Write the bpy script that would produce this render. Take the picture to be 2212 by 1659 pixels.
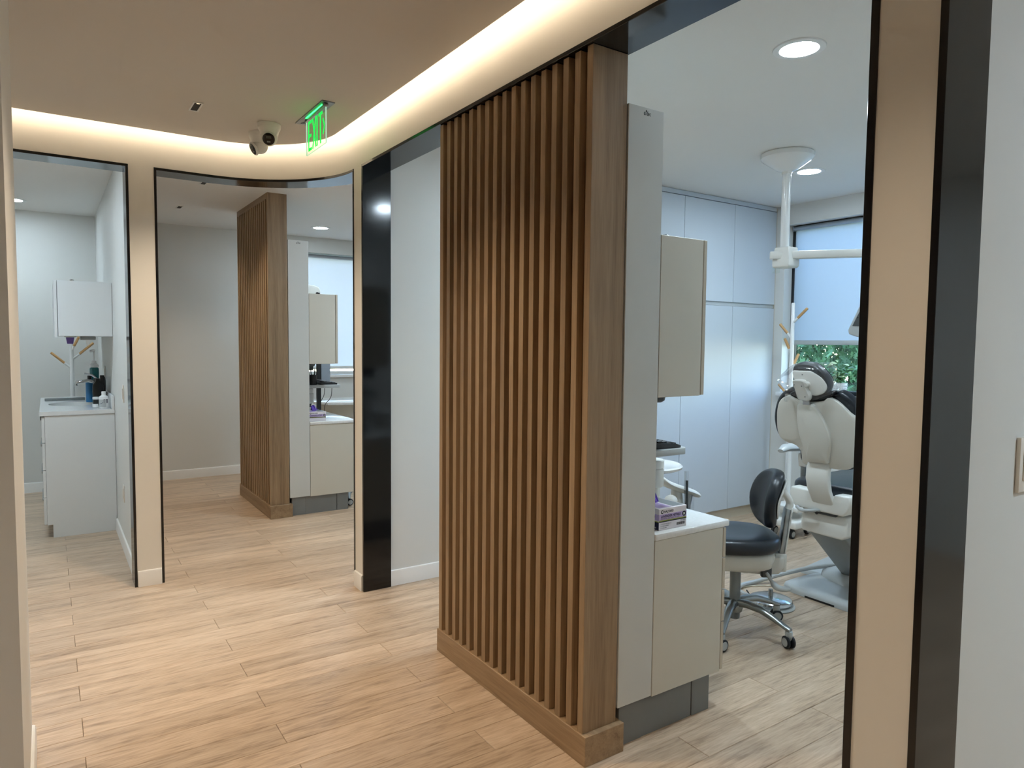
import bpy, bmesh, math, random
from mathutils import Vector, Matrix
from math import sin, cos, pi, radians

for _o in list(bpy.data.objects):
    bpy.data.objects.remove(_o, do_unlink=True)
scene = bpy.context.scene
COL = scene.collection

# ------------------------------------------------------------------ camera
YAW, PITCH, ROLL, FPX, CAMZ = 0.5919, 0.0599, 0.0094, 1492.6, 1.45
_f = Vector((sin(YAW) * cos(PITCH), cos(YAW) * cos(PITCH), -sin(PITCH)))
_r = Vector((cos(YAW), -sin(YAW), 0))
_u = _r.cross(_f)
_r2 = cos(ROLL) * _r + sin(ROLL) * _u
_u2 = -sin(ROLL) * _r + cos(ROLL) * _u
cam_data = bpy.data.cameras.new('camera')
cam = bpy.data.objects.new('camera', cam_data)
COL.objects.link(cam)
cam.matrix_world = Matrix(((_r2.x, _u2.x, -_f.x, 0), (_r2.y, _u2.y, -_f.y, 0), (_r2.z, _u2.z, -_f.z, CAMZ), (0, 0, 0, 1)))
cam_data.sensor_fit = 'HORIZONTAL'
cam_data.sensor_width = 36
cam_data.lens = FPX * 36 / 2212
cam_data.clip_start = 0.02
scene.camera = cam

# ------------------------------------------------------------------ sky, sun, exposure
world = bpy.data.worlds.new('world')
scene.world = world
world.use_nodes = True
_wn = world.node_tree
_sky = _wn.nodes.new('ShaderNodeTexSky')
_sky.sky_type = 'NISHITA'
_sky.sun_disc = False
_sky.sun_elevation = radians(48)
_sky.dust_density = 0.2
_sky.ozone_density = 3.0
_sky.sun_rotation = radians(20)
_bg = _wn.nodes['Background']
_wn.links.new(_sky.outputs[0], _bg.inputs[0])
_bg.inputs[1].default_value = 2.0

sun_data = bpy.data.lights.new('sun', 'SUN')
sun_data.energy = 1.3
sun_data.angle = 0.01
sun_data.color = (1.0, 0.95, 0.86)
sun = bpy.data.objects.new('sun', sun_data)
COL.objects.link(sun)
sun.rotation_euler = Vector((-.22, -.74, -.64)).to_track_quat('-Z', 'Y').to_euler()   # shines from the +Y side
sun.location = (6, 14, 12)

vs = scene.view_settings
vs.view_transform = 'Standard'
vs.look = 'None'
vs.exposure = 0.1
vs.gamma = 1.0
vs.use_curve_mapping = False

cy = scene.cycles                # keeps the full size render quick
cy.max_bounces = 6
cy.diffuse_bounces = 4
cy.glossy_bounces = 2
cy.transmission_bounces = 4
cy.transparent_max_bounces = 8
cy.use_adaptive_sampling = True
cy.adaptive_threshold = 0.1
cy.adaptive_min_samples = 16

DOWNLIGHT_E = 205.0      # round cool downlights (emission strength of the lens)
BEAM_W = 42.0           # downward beam of the round downlights (watts)
SPOT_W = 94.0           # square warm corridor spots (watts)
LED_E = 20.0            # warm cove strip

# ------------------------------------------------------------------ materials
def lin(c):
    c /= 255.0
    return c / 12.92 if c <= 0.04045 else ((c + 0.055) / 1.055) ** 2.4
def rgb(r, g, b):
    return (lin(r), lin(g), lin(b), 1.0)

def mat(name, col, rough=0.5, metal=0.0, var=0.0, vscale=8.0, bump=0.0, bscale=60.0, coat=0.0, spec=0.5):
    m = bpy.data.materials.new(name)
    m.use_nodes = True
    nt = m.node_tree
    b = nt.nodes['Principled BSDF']
    b.inputs['Base Color'].default_value = rgb(*col)
    b.inputs['Roughness'].default_value = rough
    b.inputs['Metallic'].default_value = metal
    b.inputs['Coat Weight'].default_value = coat
    b.inputs['Specular IOR Level'].default_value = spec
    tc = nt.nodes.new('ShaderNodeTexCoord')
    n = nt.nodes.new('ShaderNodeTexNoise')
    n.inputs['Scale'].default_value = vscale
    n.inputs['Detail'].default_value = 3
    nt.links.new(tc.outputs['Object'], n.inputs['Vector'])
    if var > 0:
        mx = nt.nodes.new('ShaderNodeMix')
        mx.data_type = 'RGBA'
        c0 = [max(0, v * (1 - var)) for v in col]
        c1 = [min(255, v * (1 + var)) for v in col]
        mx.inputs[6].default_value = rgb(*c0)
        mx.inputs[7].default_value = rgb(*c1)
        nt.links.new(n.outputs[0], mx.inputs[0])
        nt.links.new(mx.outputs[2], b.inputs['Base Color'])
    if bump > 0:
        n2 = nt.nodes.new('ShaderNodeTexNoise')
        n2.inputs['Scale'].default_value = bscale
        n2.inputs['Detail'].default_value = 4
        nt.links.new(tc.outputs['Object'], n2.inputs['Vector'])
        bp = nt.nodes.new('ShaderNodeBump')
        bp.inputs['Strength'].default_value = bump
        bp.inputs['Distance'].default_value = 0.002
        nt.links.new(n2.outputs[0], bp.inputs['Height'])
        nt.links.new(bp.outputs[0], b.inputs['Normal'])
    return m

def wood(name, dark, mid, light, axis='Z', rough=0.5, freq=22.0, long=1.6, fine=0.3):
    """grain runs along the given object axis, every board shifted by its own random number"""
    m = bpy.data.materials.new(name)
    m.use_nodes = True
    nt = m.node_tree
    b = nt.nodes['Principled BSDF']
    b.inputs['Roughness'].default_value = rough
    tc = nt.nodes.new('ShaderNodeTexCoord')
    oi = nt.nodes.new('ShaderNodeObjectInfo')
    mp = nt.nodes.new('ShaderNodeMapping')
    sc = [freq, freq, freq]
    sc['XYZ'.index(axis)] = long
    mp.inputs['Scale'].default_value = sc
    nt.links.new(tc.outputs['Object'], mp.inputs['Vector'])
    mul = nt.nodes.new('ShaderNodeMath'); mul.operation = 'MULTIPLY'
    mul.inputs[1].default_value = 37.0
    nt.links.new(oi.outputs['Random'], mul.inputs[0])
    n1 = nt.nodes.new('ShaderNodeTexNoise'); n1.noise_dimensions = '4D'
    n1.inputs['Scale'].default_value = 1.0; n1.inputs['Detail'].default_value = 5
    n1.inputs['Roughness'].default_value = 0.62; n1.inputs['Distortion'].default_value = 0.35
    nt.links.new(mp.outputs[0], n1.inputs['Vector']); nt.links.new(mul.outputs[0], n1.inputs['W'])
    n2 = nt.nodes.new('ShaderNodeTexNoise'); n2.noise_dimensions = '4D'
    n2.inputs['Scale'].default_value = 7.0; n2.inputs['Detail'].default_value = 3
    nt.links.new(mp.outputs[0], n2.inputs['Vector']); nt.links.new(mul.outputs[0], n2.inputs['W'])
    mixn = nt.nodes.new('ShaderNodeMix'); mixn.data_type = 'FLOAT'
    mixn.inputs[0].default_value = fine
    nt.links.new(n1.outputs[0], mixn.inputs[2]); nt.links.new(n2.outputs[0], mixn.inputs[3])
    ramp = nt.nodes.new('ShaderNodeValToRGB')
    e = ramp.color_ramp.elements
    e[0].position = 0.30; e[0].color = rgb(*dark)
    e[1].position = 0.68; e[1].color = rgb(*light)
    x = e.new(0.48); x.color = rgb(*mid)
    nt.links.new(mixn.outputs[0], ramp.inputs[0])
    hsv = nt.nodes.new('ShaderNodeHueSaturation')
    mr = nt.nodes.new('ShaderNodeMapRange')
    mr.inputs[3].default_value = 0.90; mr.inputs[4].default_value = 1.10
    nt.links.new(oi.outputs['Random'], mr.inputs[0])
    nt.links.new(mr.outputs[0], hsv.inputs['Value'])
    nt.links.new(ramp.outputs[0], hsv.inputs['Color'])
    nt.links.new(hsv.outputs[0], b.inputs['Base Color'])
    bp = nt.nodes.new('ShaderNodeBump')
    bp.inputs['Strength'].default_value = 0.12; bp.inputs['Distance'].default_value = 0.002
    nt.links.new(mixn.outputs[0], bp.inputs['Height'])
    nt.links.new(bp.outputs[0], b.inputs['Normal'])
    return m

def emit(name, col, strength):
    m = bpy.data.materials.new(name)
    m.use_nodes = True
    nt = m.node_tree
    nt.nodes.remove(nt.nodes['Principled BSDF'])
    e = nt.nodes.new('ShaderNodeEmission')
    e.inputs[0].default_value = (*col, 1)
    e.inputs[1].default_value = strength
    nt.links.new(e.outputs[0], nt.nodes['Material Output'].inputs[0])
    return m

def clear(name, tint=(1, 1, 1), gloss=0.08, rough=0.03, milk=0.0):
    """thin clear sheet: mostly see-through with a Fresnel-like sheen"""
    m = bpy.data.materials.new(name)
    m.use_nodes = True
    nt = m.node_tree
    nt.nodes.remove(nt.nodes['Principled BSDF'])
    t = nt.nodes.new('ShaderNodeBsdfTransparent'); t.inputs[0].default_value = (*tint, 1)
    g = nt.nodes.new('ShaderNodeBsdfGlossy'); g.inputs['Roughness'].default_value = rough
    if milk > 0:
        df = nt.nodes.new('ShaderNodeBsdfDiffuse'); df.inputs[0].default_value = (.8, .82, .84, 1)
        m0 = nt.nodes.new('ShaderNodeMixShader'); m0.inputs[0].default_value = milk
        nt.links.new(t.outputs[0], m0.inputs[1]); nt.links.new(df.outputs[0], m0.inputs[2])
        t = m0
    lw = nt.nodes.new('ShaderNodeLayerWeight'); lw.inputs[0].default_value = 0.25
    mr = nt.nodes.new('ShaderNodeMapRange'); mr.inputs[3].default_value = gloss * 0.5; mr.inputs[4].default_value = min(1, gloss * 5)
    nt.links.new(lw.outputs['Fresnel'], mr.inputs[0])
    mx = nt.nodes.new('ShaderNodeMixShader')
    nt.links.new(mr.outputs[0], mx.inputs[0]); nt.links.new(t.outputs[0], mx.inputs[1]); nt.links.new(g.outputs[0], mx.inputs[2])
    nt.links.new(mx.outputs[0], nt.nodes['Material Output'].inputs[0])
    return m

def fabric_shade(name, col, trans):
    m = bpy.data.materials.new(name)
    m.use_nodes = True
    nt = m.node_tree
    nt.nodes.remove(nt.nodes['Principled BSDF'])
    d = nt.nodes.new('ShaderNodeBsdfDiffuse'); d.inputs[0].default_value = rgb(*col)
    t = nt.nodes.new('ShaderNodeBsdfTranslucent'); t.inputs[0].default_value = rgb(*col)
    w = nt.nodes.new('ShaderNodeTexNoise'); w.inputs['Scale'].default_value = 900
    mr = nt.nodes.new('ShaderNodeMapRange'); mr.inputs[3].default_value = trans - .06; mr.inputs[4].default_value = trans + .06
    nt.links.new(w.outputs[0], mr.inputs[0])
    mx = nt.nodes.new('ShaderNodeMixShader')
    nt.links.new(mr.outputs[0], mx.inputs[0]); nt.links.new(d.outputs[0], mx.inputs[1]); nt.links.new(t.outputs[0], mx.inputs[2])
    nt.links.new(mx.outputs[0], nt.nodes['Material Output'].inputs[0])
    return m

M = {}
M['wall'] = mat('wall_paint', (226, 222, 214), 0.65, var=0.012, vscale=1.5, bump=0.05, bscale=220)
M['wallcool'] = mat('room_paint', (218, 218, 214), 0.6, var=0.012, vscale=1.5, bump=0.05, bscale=220)
M['ceil'] = mat('ceiling_paint', (224, 222, 218), 0.75, var=0.01, vscale=1.2)
M['ceildim'] = mat('ceiling_paint_dimmed', (208, 202, 194), 0.75, var=0.01, vscale=1.2)  # same paint as the other ceilings, corridor dimness put into its colour
M['base'] = mat('baseboard_paint', (236, 234, 230), 0.35, var=0.01)
M['black'] = mat('black_lacquer', (9, 9, 12), 0.11, var=0.2, vscale=3, spec=0.55)
M['channel'] = mat('black_channel', (14, 12, 12), 0.6, var=0.2)
M['oak'] = wood('oak_upright', (116, 92, 66), (150, 124, 94), (172, 146, 114), 'Z', 0.5, 26, 1.1)
M['oakh'] = wood('oak_plinth', (118, 93, 66), (150, 124, 94), (172, 146, 114), 'Y', 0.48, 26, 1.4)
M['plank'] = wood('floor_plank', (124, 102, 82), (182, 158, 133), (210, 188, 164), 'X', 0.36, 20, 1.9, 0.42)
M['sub'] = mat('subfloor', (46, 36, 28), 0.9, var=0.2)
M['cream'] = mat('cream_laminate', (206, 201, 188), 0.42, var=0.015, vscale=3)
M['creamedge'] = mat('cream_edge', (196, 186, 168), 0.4, var=0.02)
M['grey'] = mat('grey_panel', (204, 205, 201), 0.4, var=0.015, vscale=3)
M['kick'] = mat('grey_kick', (120, 122, 122), 0.42, var=0.03)
M['quartz'] = mat('quartz_top', (226, 226, 224), 0.12, var=0.05, vscale=70)
M['whitegloss'] = mat('white_gloss', (226, 227, 226), 0.16, var=0.01)
M['whitelam'] = mat('white_laminate', (222, 224, 224), 0.5, var=0.008, vscale=2)
M['cupboard'] = mat('cupboard_laminate', (192, 199, 206), 0.5, var=0.008, vscale=2)
M['whitemat'] = mat('white_plastic', (222, 221, 215), 0.35, var=0.012)
M['offwhite'] = mat('offwhite_plastic', (208, 206, 198), 0.32, var=0.015)
M['lgrey'] = mat('light_grey_plastic', (176, 180, 180), 0.35, var=0.02)
M['mgrey'] = mat('mid_grey_plastic', (128, 133, 134), 0.35, var=0.03)
M['dgrey'] = mat('dark_grey_plastic', (70, 74, 76), 0.4, var=0.04)
M['leather'] = mat('black_upholstery', (27, 32, 39), 0.33, var=0.08, vscale=20, bump=0.12, bscale=320)
M['rubber'] = mat('black_rubber', (22, 25, 32), 0.55, var=0.1)
M['blackp'] = mat('black_plastic', (18, 19, 21), 0.35, var=0.1)
M['chrome'] = mat('chrome', (205, 208, 210), 0.12, 1.0, var=0.02)
M['alu'] = mat('polished_aluminium', (158, 163, 164), 0.33, 1.0, var=0.03)
M['led'] = emit('led_warm', (1.0, 0.82, 0.60), LED_E)
LENS = (0.79, 0.97, 1.12)
M['lens'] = emit('downlight_lens', LENS, DOWNLIGHT_E)
M['lens_soft'] = emit('downlight_lens_soft', LENS, DOWNLIGHT_E * 0.5)
M['lens_strong'] = emit('downlight_lens_strong', LENS, DOWNLIGHT_E * 1.5)
M['tinylens'] = emit('spot_lens', (1.0, 0.78, 0.5), 1.2)
M['trimwhite'] = mat('white_trim', (226, 226, 224), 0.4, var=0.01)
M['green'] = emit('exit_green', (0.02, 1.0, 0.10), 1.1)
M['acrylic'] = clear('clear_acrylic', (0.965, 0.99, 0.97), 0.04, 0.02)
M['acredge'] = emit('acrylic_edge_glow', (0.60, 1.0, 0.68), 0.75)
M['greenbar'] = emit('green_light_bar', (0.03, 1.0, 0.12), 7.0)
M['glass'] = clear('window_glass', (0.93, 0.97, 0.98), 0.06, 0.0)
M['film'] = clear('plastic_film', (0.97, 0.975, 0.98), 0.09, 0.10, 0.05)
M['shade'] = fabric_shade('roller_fabric', (204, 208, 212), 0.72)
M['shade2'] = fabric_shade('roller_fabric_pale', (222, 222, 222), 0.42)
M['steel'] = mat('satin_steel', (170, 175, 182), 0.28, 1.0, var=0.02)
M['frameblk'] = mat('window_frame_black', (26, 28, 32), 0.4, var=0.1)
M['rackwood'] = wood('peg_wood', (160, 116, 70), (196, 152, 100), (212, 172, 124), 'Z', 0.5, 60, 6)
M['rackwhite'] = mat('rack_white', (232, 232, 230), 0.3, var=0.01)
M['leaf'] = mat('leaf_green', (70, 108, 62), 0.45, var=0.35, vscale=14)
M['leaf2'] = mat('leaf_pale', (176, 196, 150), 0.5, var=0.2, vscale=20)
M['treeleaf'] = mat('tree_leaf', (74, 108, 66), 0.5, var=0.55, vscale=7)
M['bark'] = mat('bark', (84, 66, 52), 0.9, var=0.3, vscale=12)
M['grass'] = mat('lawn', (92, 120, 74), 0.9, var=0.25, vscale=2)
M['ceramic'] = mat('white_ceramic', (228, 228, 224), 0.4, var=0.02)
M['ceramic2'] = mat('grey_zigzag', (196, 198, 198), 0.5, var=0.02)
M['soil'] = mat('potting_soil', (48, 36, 28), 0.95, var=0.3, vscale=60)
M['purple'] = mat('purple_plastic', (98, 76, 150), 0.4, var=0.06)
M['purpleglove'] = mat('purple_nitrile', (96, 66, 170), 0.5, var=0.2, vscale=30, bump=0.3, bscale=80)
M['card'] = mat('white_card', (226, 220, 224), 0.6, var=0.012)
M['lav'] = mat('lavender_print', (190, 170, 214), 0.6, var=0.02)
M['lime'] = mat('lime_print', (150, 160, 70), 0.6, var=0.02)
M['ink'] = mat('black_ink', (16, 16, 26), 0.6, var=0.05)
M['inkgrey'] = mat('grey_ink', (120, 118, 126), 0.6, var=0.05)
M['navy'] = mat('navy_print', (24, 26, 62), 0.6, var=0.05)
M['white'] = mat('white_print', (236, 236, 236), 0.5, var=0.005)
M['logo'] = mat('logo_ink', (44, 44, 46), 0.5, var=0.05)
M['screen'] = mat('screen_reflection_grey', (150, 158, 168), 0.15, var=0.03)  # monitor screen, its reflection put into the pale grey colour
M['teal'] = mat('teal_liquid', (22, 110, 116), 0.15, var=0.08)
M['bluep'] = mat('blue_plastic', (40, 110, 160), 0.3, var=0.05)
M['switch'] = mat('switch_plate', (232, 226, 216), 0.35, var=0.01)
M['pen1'] = mat('pen_dark', (36, 40, 48), 0.4, var=0.1)
M['pen2'] = mat('pen_green', (92, 112, 70), 0.4, var=0.1)

# ------------------------------------------------------------------ mesh helpers
class MB:
    def __init__(s):
        s.v = []; s.f = []
    def add(s, verts, faces):
        n = len(s.v)
        s.v += [tuple(v) for v in verts]
        s.f += [tuple(i + n for i in f) for f in faces]
        return s
    def box(s, x0, x1, y0, y1, z0, z1):
        return s.add([(x0, y0, z0), (x1, y0, z0), (x1, y1, z0), (x0, y1, z0), (x0, y0, z1), (x1, y0, z1), (x1, y1, z1), (x0, y1, z1)],
                     [(0, 3, 2, 1), (4, 5, 6, 7), (0, 1, 5, 4), (1, 2, 6, 5), (2, 3, 7, 6), (3, 0, 4, 7)])
    def prism(s, pts, d):
        """polygon of 3D points extruded by vector d"""
        n = len(pts)
        d = Vector(d)
        a = [tuple(p) for p in pts]; b = [tuple(Vector(p) + d) for p in pts]
        f = [tuple(range(n - 1, -1, -1)), tuple(range(n, 2 * n))]
        f += [(i, (i + 1) % n, n + (i + 1) % n, n + i) for i in range(n)]
        return s.add(a + b, f)
    def rings(s, rings, cap=True, closed=True):
        n = len(rings[0]); base = []
        for r in rings: base += [tuple(p) for p in r]
        f = []
        for k in range(len(rings) - 1):
            for i in range(n if closed else n - 1):
                j = (i + 1) % n
                f.append((k * n + i, k * n + j, (k + 1) * n + j, (k + 1) * n + i))
        if cap:
            f.append(tuple(range(n - 1, -1, -1)))
            f.append(tuple(range((len(rings) - 1) * n, len(rings) * n)))
        return s.add(base, f)
    def lathe(s, c, prof, seg=28, axis='Z', cap=True):
        R = []
        for r, h in prof:
            ring = []
            for i in range(seg):
                a = 2 * pi * i / seg
                if axis == 'Z': p = (c[0] + r * cos(a), c[1] + r * sin(a), c[2] + h)
                elif axis == 'X': p = (c[0] + h, c[1] + r * cos(a), c[2] + r * sin(a))
                else: p = (c[0] + r * sin(a), c[1] + h, c[2] + r * cos(a))
                ring.append(p)
            R.append(ring)
        return s.rings(R, cap)
    def lathe_dir(s, c, d, prof, seg=24):
        d = Vector(d).normalized(); q = d.to_track_quat('Z', 'Y'); c = Vector(c)
        R = [[c + q @ Vector((r * cos(2 * pi * i / seg), r * sin(2 * pi * i / seg), h)) for i in range(seg)] for r, h in prof]
        return s.rings(R)
    def tube(s, path, r, seg=10, flat=None):
        path = [Vector(p) for p in path]
        rs = r if isinstance(r, (list, tuple)) else [r] * len(path)
        R = []; up = None
        for i, p in enumerate(path):
            a = path[max(0, i - 1)]; b = path[min(len(path) - 1, i + 1)]
            t = (b - a).normalized()
            if up is None:
                up = Vector((0, 0, 1)) if abs(t.z) < 0.9 else Vector((1, 0, 0))
            side = t.cross(up).normalized(); up = side.cross(t).normalized()
            fw, fh = (1, 1) if flat is None else flat
            R.append([p + side * (rs[i] * fw * cos(2 * pi * k / seg)) + up * (rs[i] * fh * sin(2 * pi * k / seg)) for k in range(seg)])
        return s.rings(R)
    def sphere(s, c, r, seg=18, n=10, sc=(1, 1, 1)):
        R = []
        for i in range(1, n):
            t = pi * i / n
            R.append([(c[0] + sc[0] * r * sin(t) * cos(2 * pi * k / seg), c[1] + sc[1] * r * sin(t) * sin(2 * pi * k / seg), c[2] - sc[2] * r * cos(t)) for k in range(seg)])
        return s.rings(R)

def spline(pts, n=8, closed=False):
    """Catmull-Rom through the points"""
    P = [Vector(p) for p in pts]; out = []
    m = len(P)
    for i in range(m if closed else m - 1):
        if closed: a, b, c, d = P[(i - 1) % m], P[i], P[(i + 1) % m], P[(i + 2) % m]
        else: a, b, c, d = P[max(0, i - 1)], P[i], P[i + 1], P[min(m - 1, i + 2)]
        for k in range(n):
            t = k / n
            out.append(0.5 * ((2 * b) + (c - a) * t + (2 * a - 5 * b + 4 * c - d) * t * t + (3 * b - a - 3 * c + d) * t ** 3))
    if not closed: out.append(P[-1])
    return out

def wpos(o):
    p = Vector((0, 0, 0))
    while o is not None:
        p += o.location; o = o.parent
    return p

def build(name, mb, m, parent=None, bevel=0.0, seg=2, smooth=True, angle=35, local=False, origin=None):
    """links the collected shape as ONE mesh object; vertices are given in world space unless local"""
    me = bpy.data.meshes.new(name)
    off = Vector((0, 0, 0))
    if parent is not None and not local: off = wpos(parent)
    loc = Vector((0, 0, 0))
    if origin is not None:
        loc = Vector(origin) - off; off = Vector(origin)
    me.from_pydata([tuple(Vector(v) - off) for v in mb.v], [], mb.f)
    bm = bmesh.new(); bm.from_mesh(me)
    bmesh.ops.recalc_face_normals(bm, faces=bm.faces)
    if bevel > 0:
        es = [e for e in bm.edges if len(e.link_faces) == 2 and e.calc_face_angle(0) > radians(30)]
        bmesh.ops.bevel(bm, geom=es, offset=bevel, segments=seg, affect='EDGES', profile=0.5, clamp_overlap=True)
    bm.to_mesh(me); bm.free()
    if smooth:
        for p in me.polygons: p.use_smooth = True
        me.set_sharp_from_angle(angle=radians(angle))
    me.materials.append(m)
    o = bpy.data.objects.new(name, me)
    o.location = loc
    COL.objects.link(o)
    o.parent = parent
    return o

def tag(o, label=None, cat=None, group=None, kind=None):
    if label: o['label'] = label
    if cat: o['category'] = cat
    if group: o['group'] = group
    if kind: o['kind'] = kind
    return o

def thing(name, label, cat, loc=(0, 0, 0), rz=0.0, group=None, kind=None):
    o = bpy.data.objects.new(name, None)
    COL.objects.link(o)
    o.empty_display_size = 0.05
    o.location = loc
    o.rotation_euler = (0, 0, rz)
    return tag(o, label, cat, group, kind)

def bxo(name, b, m, parent=None, bevel=0.0, seg=2, **k):
    return build(name, MB().box(*b), m, parent, bevel, seg, **k)

def struct(name, mb, m, parent=None, bevel=0.0, **k):
    o = build(name, mb, m, parent, bevel, **k)
    if parent is None: o['kind'] = 'structure'
    return o

def copy_tree(o, parent=None):
    c = o.copy(); COL.objects.link(c); c.parent = parent
    for ch in [x for x in bpy.data.objects if x.parent == o]:
        copy_tree(ch, c)
    return c

def text(name, body, size, mat_, parent, origin, xdir, ydir, width=None, bold=0.0, depth=0.0002, align='LEFT'):
    """flat printed lettering as a mesh: origin is the baseline start, xdir / ydir the writing directions (world)"""
    cu = bpy.data.curves.new(name, 'FONT')
    cu.body = body; cu.size = size; cu.offset = bold; cu.extrude = depth
    cu.resolution_u = 3
    ob = bpy.data.objects.new('tmp_text', cu)
    COL.objects.link(ob)
    dg = bpy.context.evaluated_depsgraph_get()
    me = bpy.data.meshes.new_from_object(ob.evaluated_get(dg))
    bpy.data.objects.remove(ob, do_unlink=True)
    xs = [v.co.x for v in me.vertices]
    x0, x1 = min(xs), max(xs)
    k = 1.0 if width is None else width / (x1 - x0)
    X = Vector(xdir).normalized(); Y = Vector(ydir).normalized(); Z = X.cross(Y)
    off = wpos(parent)
    sh = {'LEFT': 0, 'CENTER': 0.5, 'RIGHT': 1}[align] * (x1 - x0) * k
    for v in me.vertices:
        c = v.co.copy()
        v.co = Vector(origin) + X * ((c.x - x0) * k - sh) + Y * c.y + Z * c.z - off
    me.name = name
    me.materials.clear(); me.materials.append(mat_)
    o = bpy.data.objects.new(name, me); COL.objects.link(o); o.parent = parent
    return o

# ------------------------------------------------------------------ key dimensions (metres)
XW, XI = 1.487, 1.650            # corridor wall front / room side
YB, YBI = 4.510, 4.673           # corridor end wall front / room side
AC, AR = (0.837, 3.860), 0.650   # curved corner centre and radius
ZO, ZC = 2.437, 2.620            # opening head, ceiling
FT = 0.015                       # black lining thickness
LIP = 0.100                      # cove slot width
TOP = 2.860

def arc_pts(r, n=28, a0=0.0, a1=pi / 2):
    return [(AC[0] + r * cos(a0 + (a1 - a0) * i / n), AC[1] + r * sin(a0 + (a1 - a0) * i / n)) for i in range(n + 1)]

def strip(front, back, z0, z1):
    mb = MB(); n = len(front)
    v = []
    for (fx, fy), (bx, by) in zip(front, back):
        v += [(fx, fy, z0), (fx, fy, z1), (bx, by, z1), (bx, by, z0)]
    f = []
    for i in range(n - 1):
        a, b = i * 4, (i + 1) * 4
        for k in range(4):
            f.append((a + k, a + (k + 1) % 4, b + (k + 1) % 4, b + k))
    f.append((0, 1, 2, 3)); f.append(tuple((n - 1) * 4 + k for k in (3, 2, 1, 0)))
    return mb.add(v, f)

# ------------------------------------------------------------------ floor of planks
PL, PW = 1.217, 0.148
floor = struct('floor', MB().box(-2.3, 5.36, -2.5, 7.95, -0.10, -0.012), M['sub'], smooth=False)
def plank_shape(L, W):
    c = 0.0016; g = 0.0006
    x, y = L / 2 - g, W / 2 - g
    xt, yt = x - c, y - c
    return MB().add([(-x, -y, -0.012), (x, -y, -0.012), (x, y, -0.012), (-x, y, -0.012), (-x, -y, -c), (x, -y, -c), (x, y, -c), (-x, y, -c), (-xt, -yt, 0), (xt, -yt, 0), (xt, yt, 0), (-xt, yt, 0)],
                    [(0, 1, 5, 4), (1, 2, 6, 5), (2, 3, 7, 6), (3, 0, 4, 7), (4, 5, 9, 8), (5, 6, 10, 9), (6, 7, 11, 10), (7, 4, 8, 11), (8, 9, 10, 11)])
def in_frame(x, y):
    d = Vector((x, y, -CAMZ)); z = d.dot(_f)
    if z < 0.2: return None
    px = 1106 + FPX * d.dot(_r2) / z; py = 829.5 - FPX * d.dot(_u2) / z
    return z if (-20 < px < 2232 and -20 < py < 1700) else None
cells = []
for r in range(-24, 47):
    yc = 4.37 - PW / 2 - r * PW            # row r lies between 4.37 - (r+1)*PW and 4.37 - r*PW
    if yc < -2.42 or yc > 7.9: continue
    xj = 0.682 if r % 2 == 0 else 0.0735
    for k in range(-4, 6):
        xc = xj + PL / 2 + k * PL
        x0, x1 = max(xc - PL / 2, -2.3), min(xc + PL / 2, 5.30)
        if x1 - x0 < 0.06: continue
        ds = [in_frame(x0 + (x1 - x0) * t, yc) for t in (0, .25, .5, .75, 1)]
        ds = [d for d in ds if d]
        cells.append((min(ds) if ds else 99, (x0 + x1) / 2, yc, x1 - x0))
cells.sort()
plank_mesh = {}
rest = MB()
for i, (d, xc, yc, L) in enumerate(cells):
    if i < 280 and d < 90:
        key = round(L, 3)
        if key not in plank_mesh:
            o = build('plank', plank_shape(L, PW), M['plank'], floor, smooth=False)
            plank_mesh[key] = o.data
        else:
            o = bpy.data.objects.new('plank', plank_mesh[key]); COL.objects.link(o); o.parent = floor
        o.location = (xc, yc, 0)
    else:
        s = plank_shape(L, PW)
        rest.add([(v[0] + xc, v[1] + yc, v[2]) for v in s.v], s.f)
tag(build('outer_planks', rest, M['plank'], floor, smooth=False), kind='stuff')

# ------------------------------------------------------------------ walls
def wallbox(name, b, m='wall', bevel=0.0):
    return struct(name, MB().box(*b), M[m], bevel=bevel, smooth=False)
# header over all the openings, bent round the corner
_front = [(XW, -2.4)] + arc_pts(AR) + [(-2.3, YB)]
_back = [(XI, -2.4)] + arc_pts(AR + XI - XW) + [(-2.3, YBI)]
struct('wall_right', strip(_front, _back, ZO, TOP), M['wall'], angle=20)
wallbox('wall_pier', (XW, XI, 0.700, 0.823, 0, ZO))
wallbox('wall_pier', (XW, XI, 3.739, 3.860, 0, ZO))
wallbox('wall_pier', (0.404, 0.534, YB, YBI, 0, ZO))
wallbox('wall_pier', (-2.3, -0.80, YB, YBI, 0, ZO))
wallbox('wall_partition', (XI, 3.46, 3.739, 3.860, 0, TOP), 'wallcool')       # between the two treatment rooms
wallbox('wall_partition', (XI, 5.36, 0.700, 0.840, 0, TOP), 'wallcool')       # near treatment room / next room
wallbox('wall_partition', (0.410, 0.534, YBI, 7.84, 0, TOP), 'wallcool')      # wash room / far treatment room
wallbox('wall_partition', (3.46, 5.36, 4.24, 4.32, 0, TOP), 'wallcool')
wallbox('wall_left', (-2.4, -2.3, -2.5, 7.95, 0, TOP))
wallbox('wall_back', (-2.3, XI + 3.7, -2.5, -2.4, 0, TOP))
wallbox('wall_stub', (-2.3, -0.078, 2.14, 2.87, 0, ZC))                        # wall end at the left edge of the view
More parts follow.
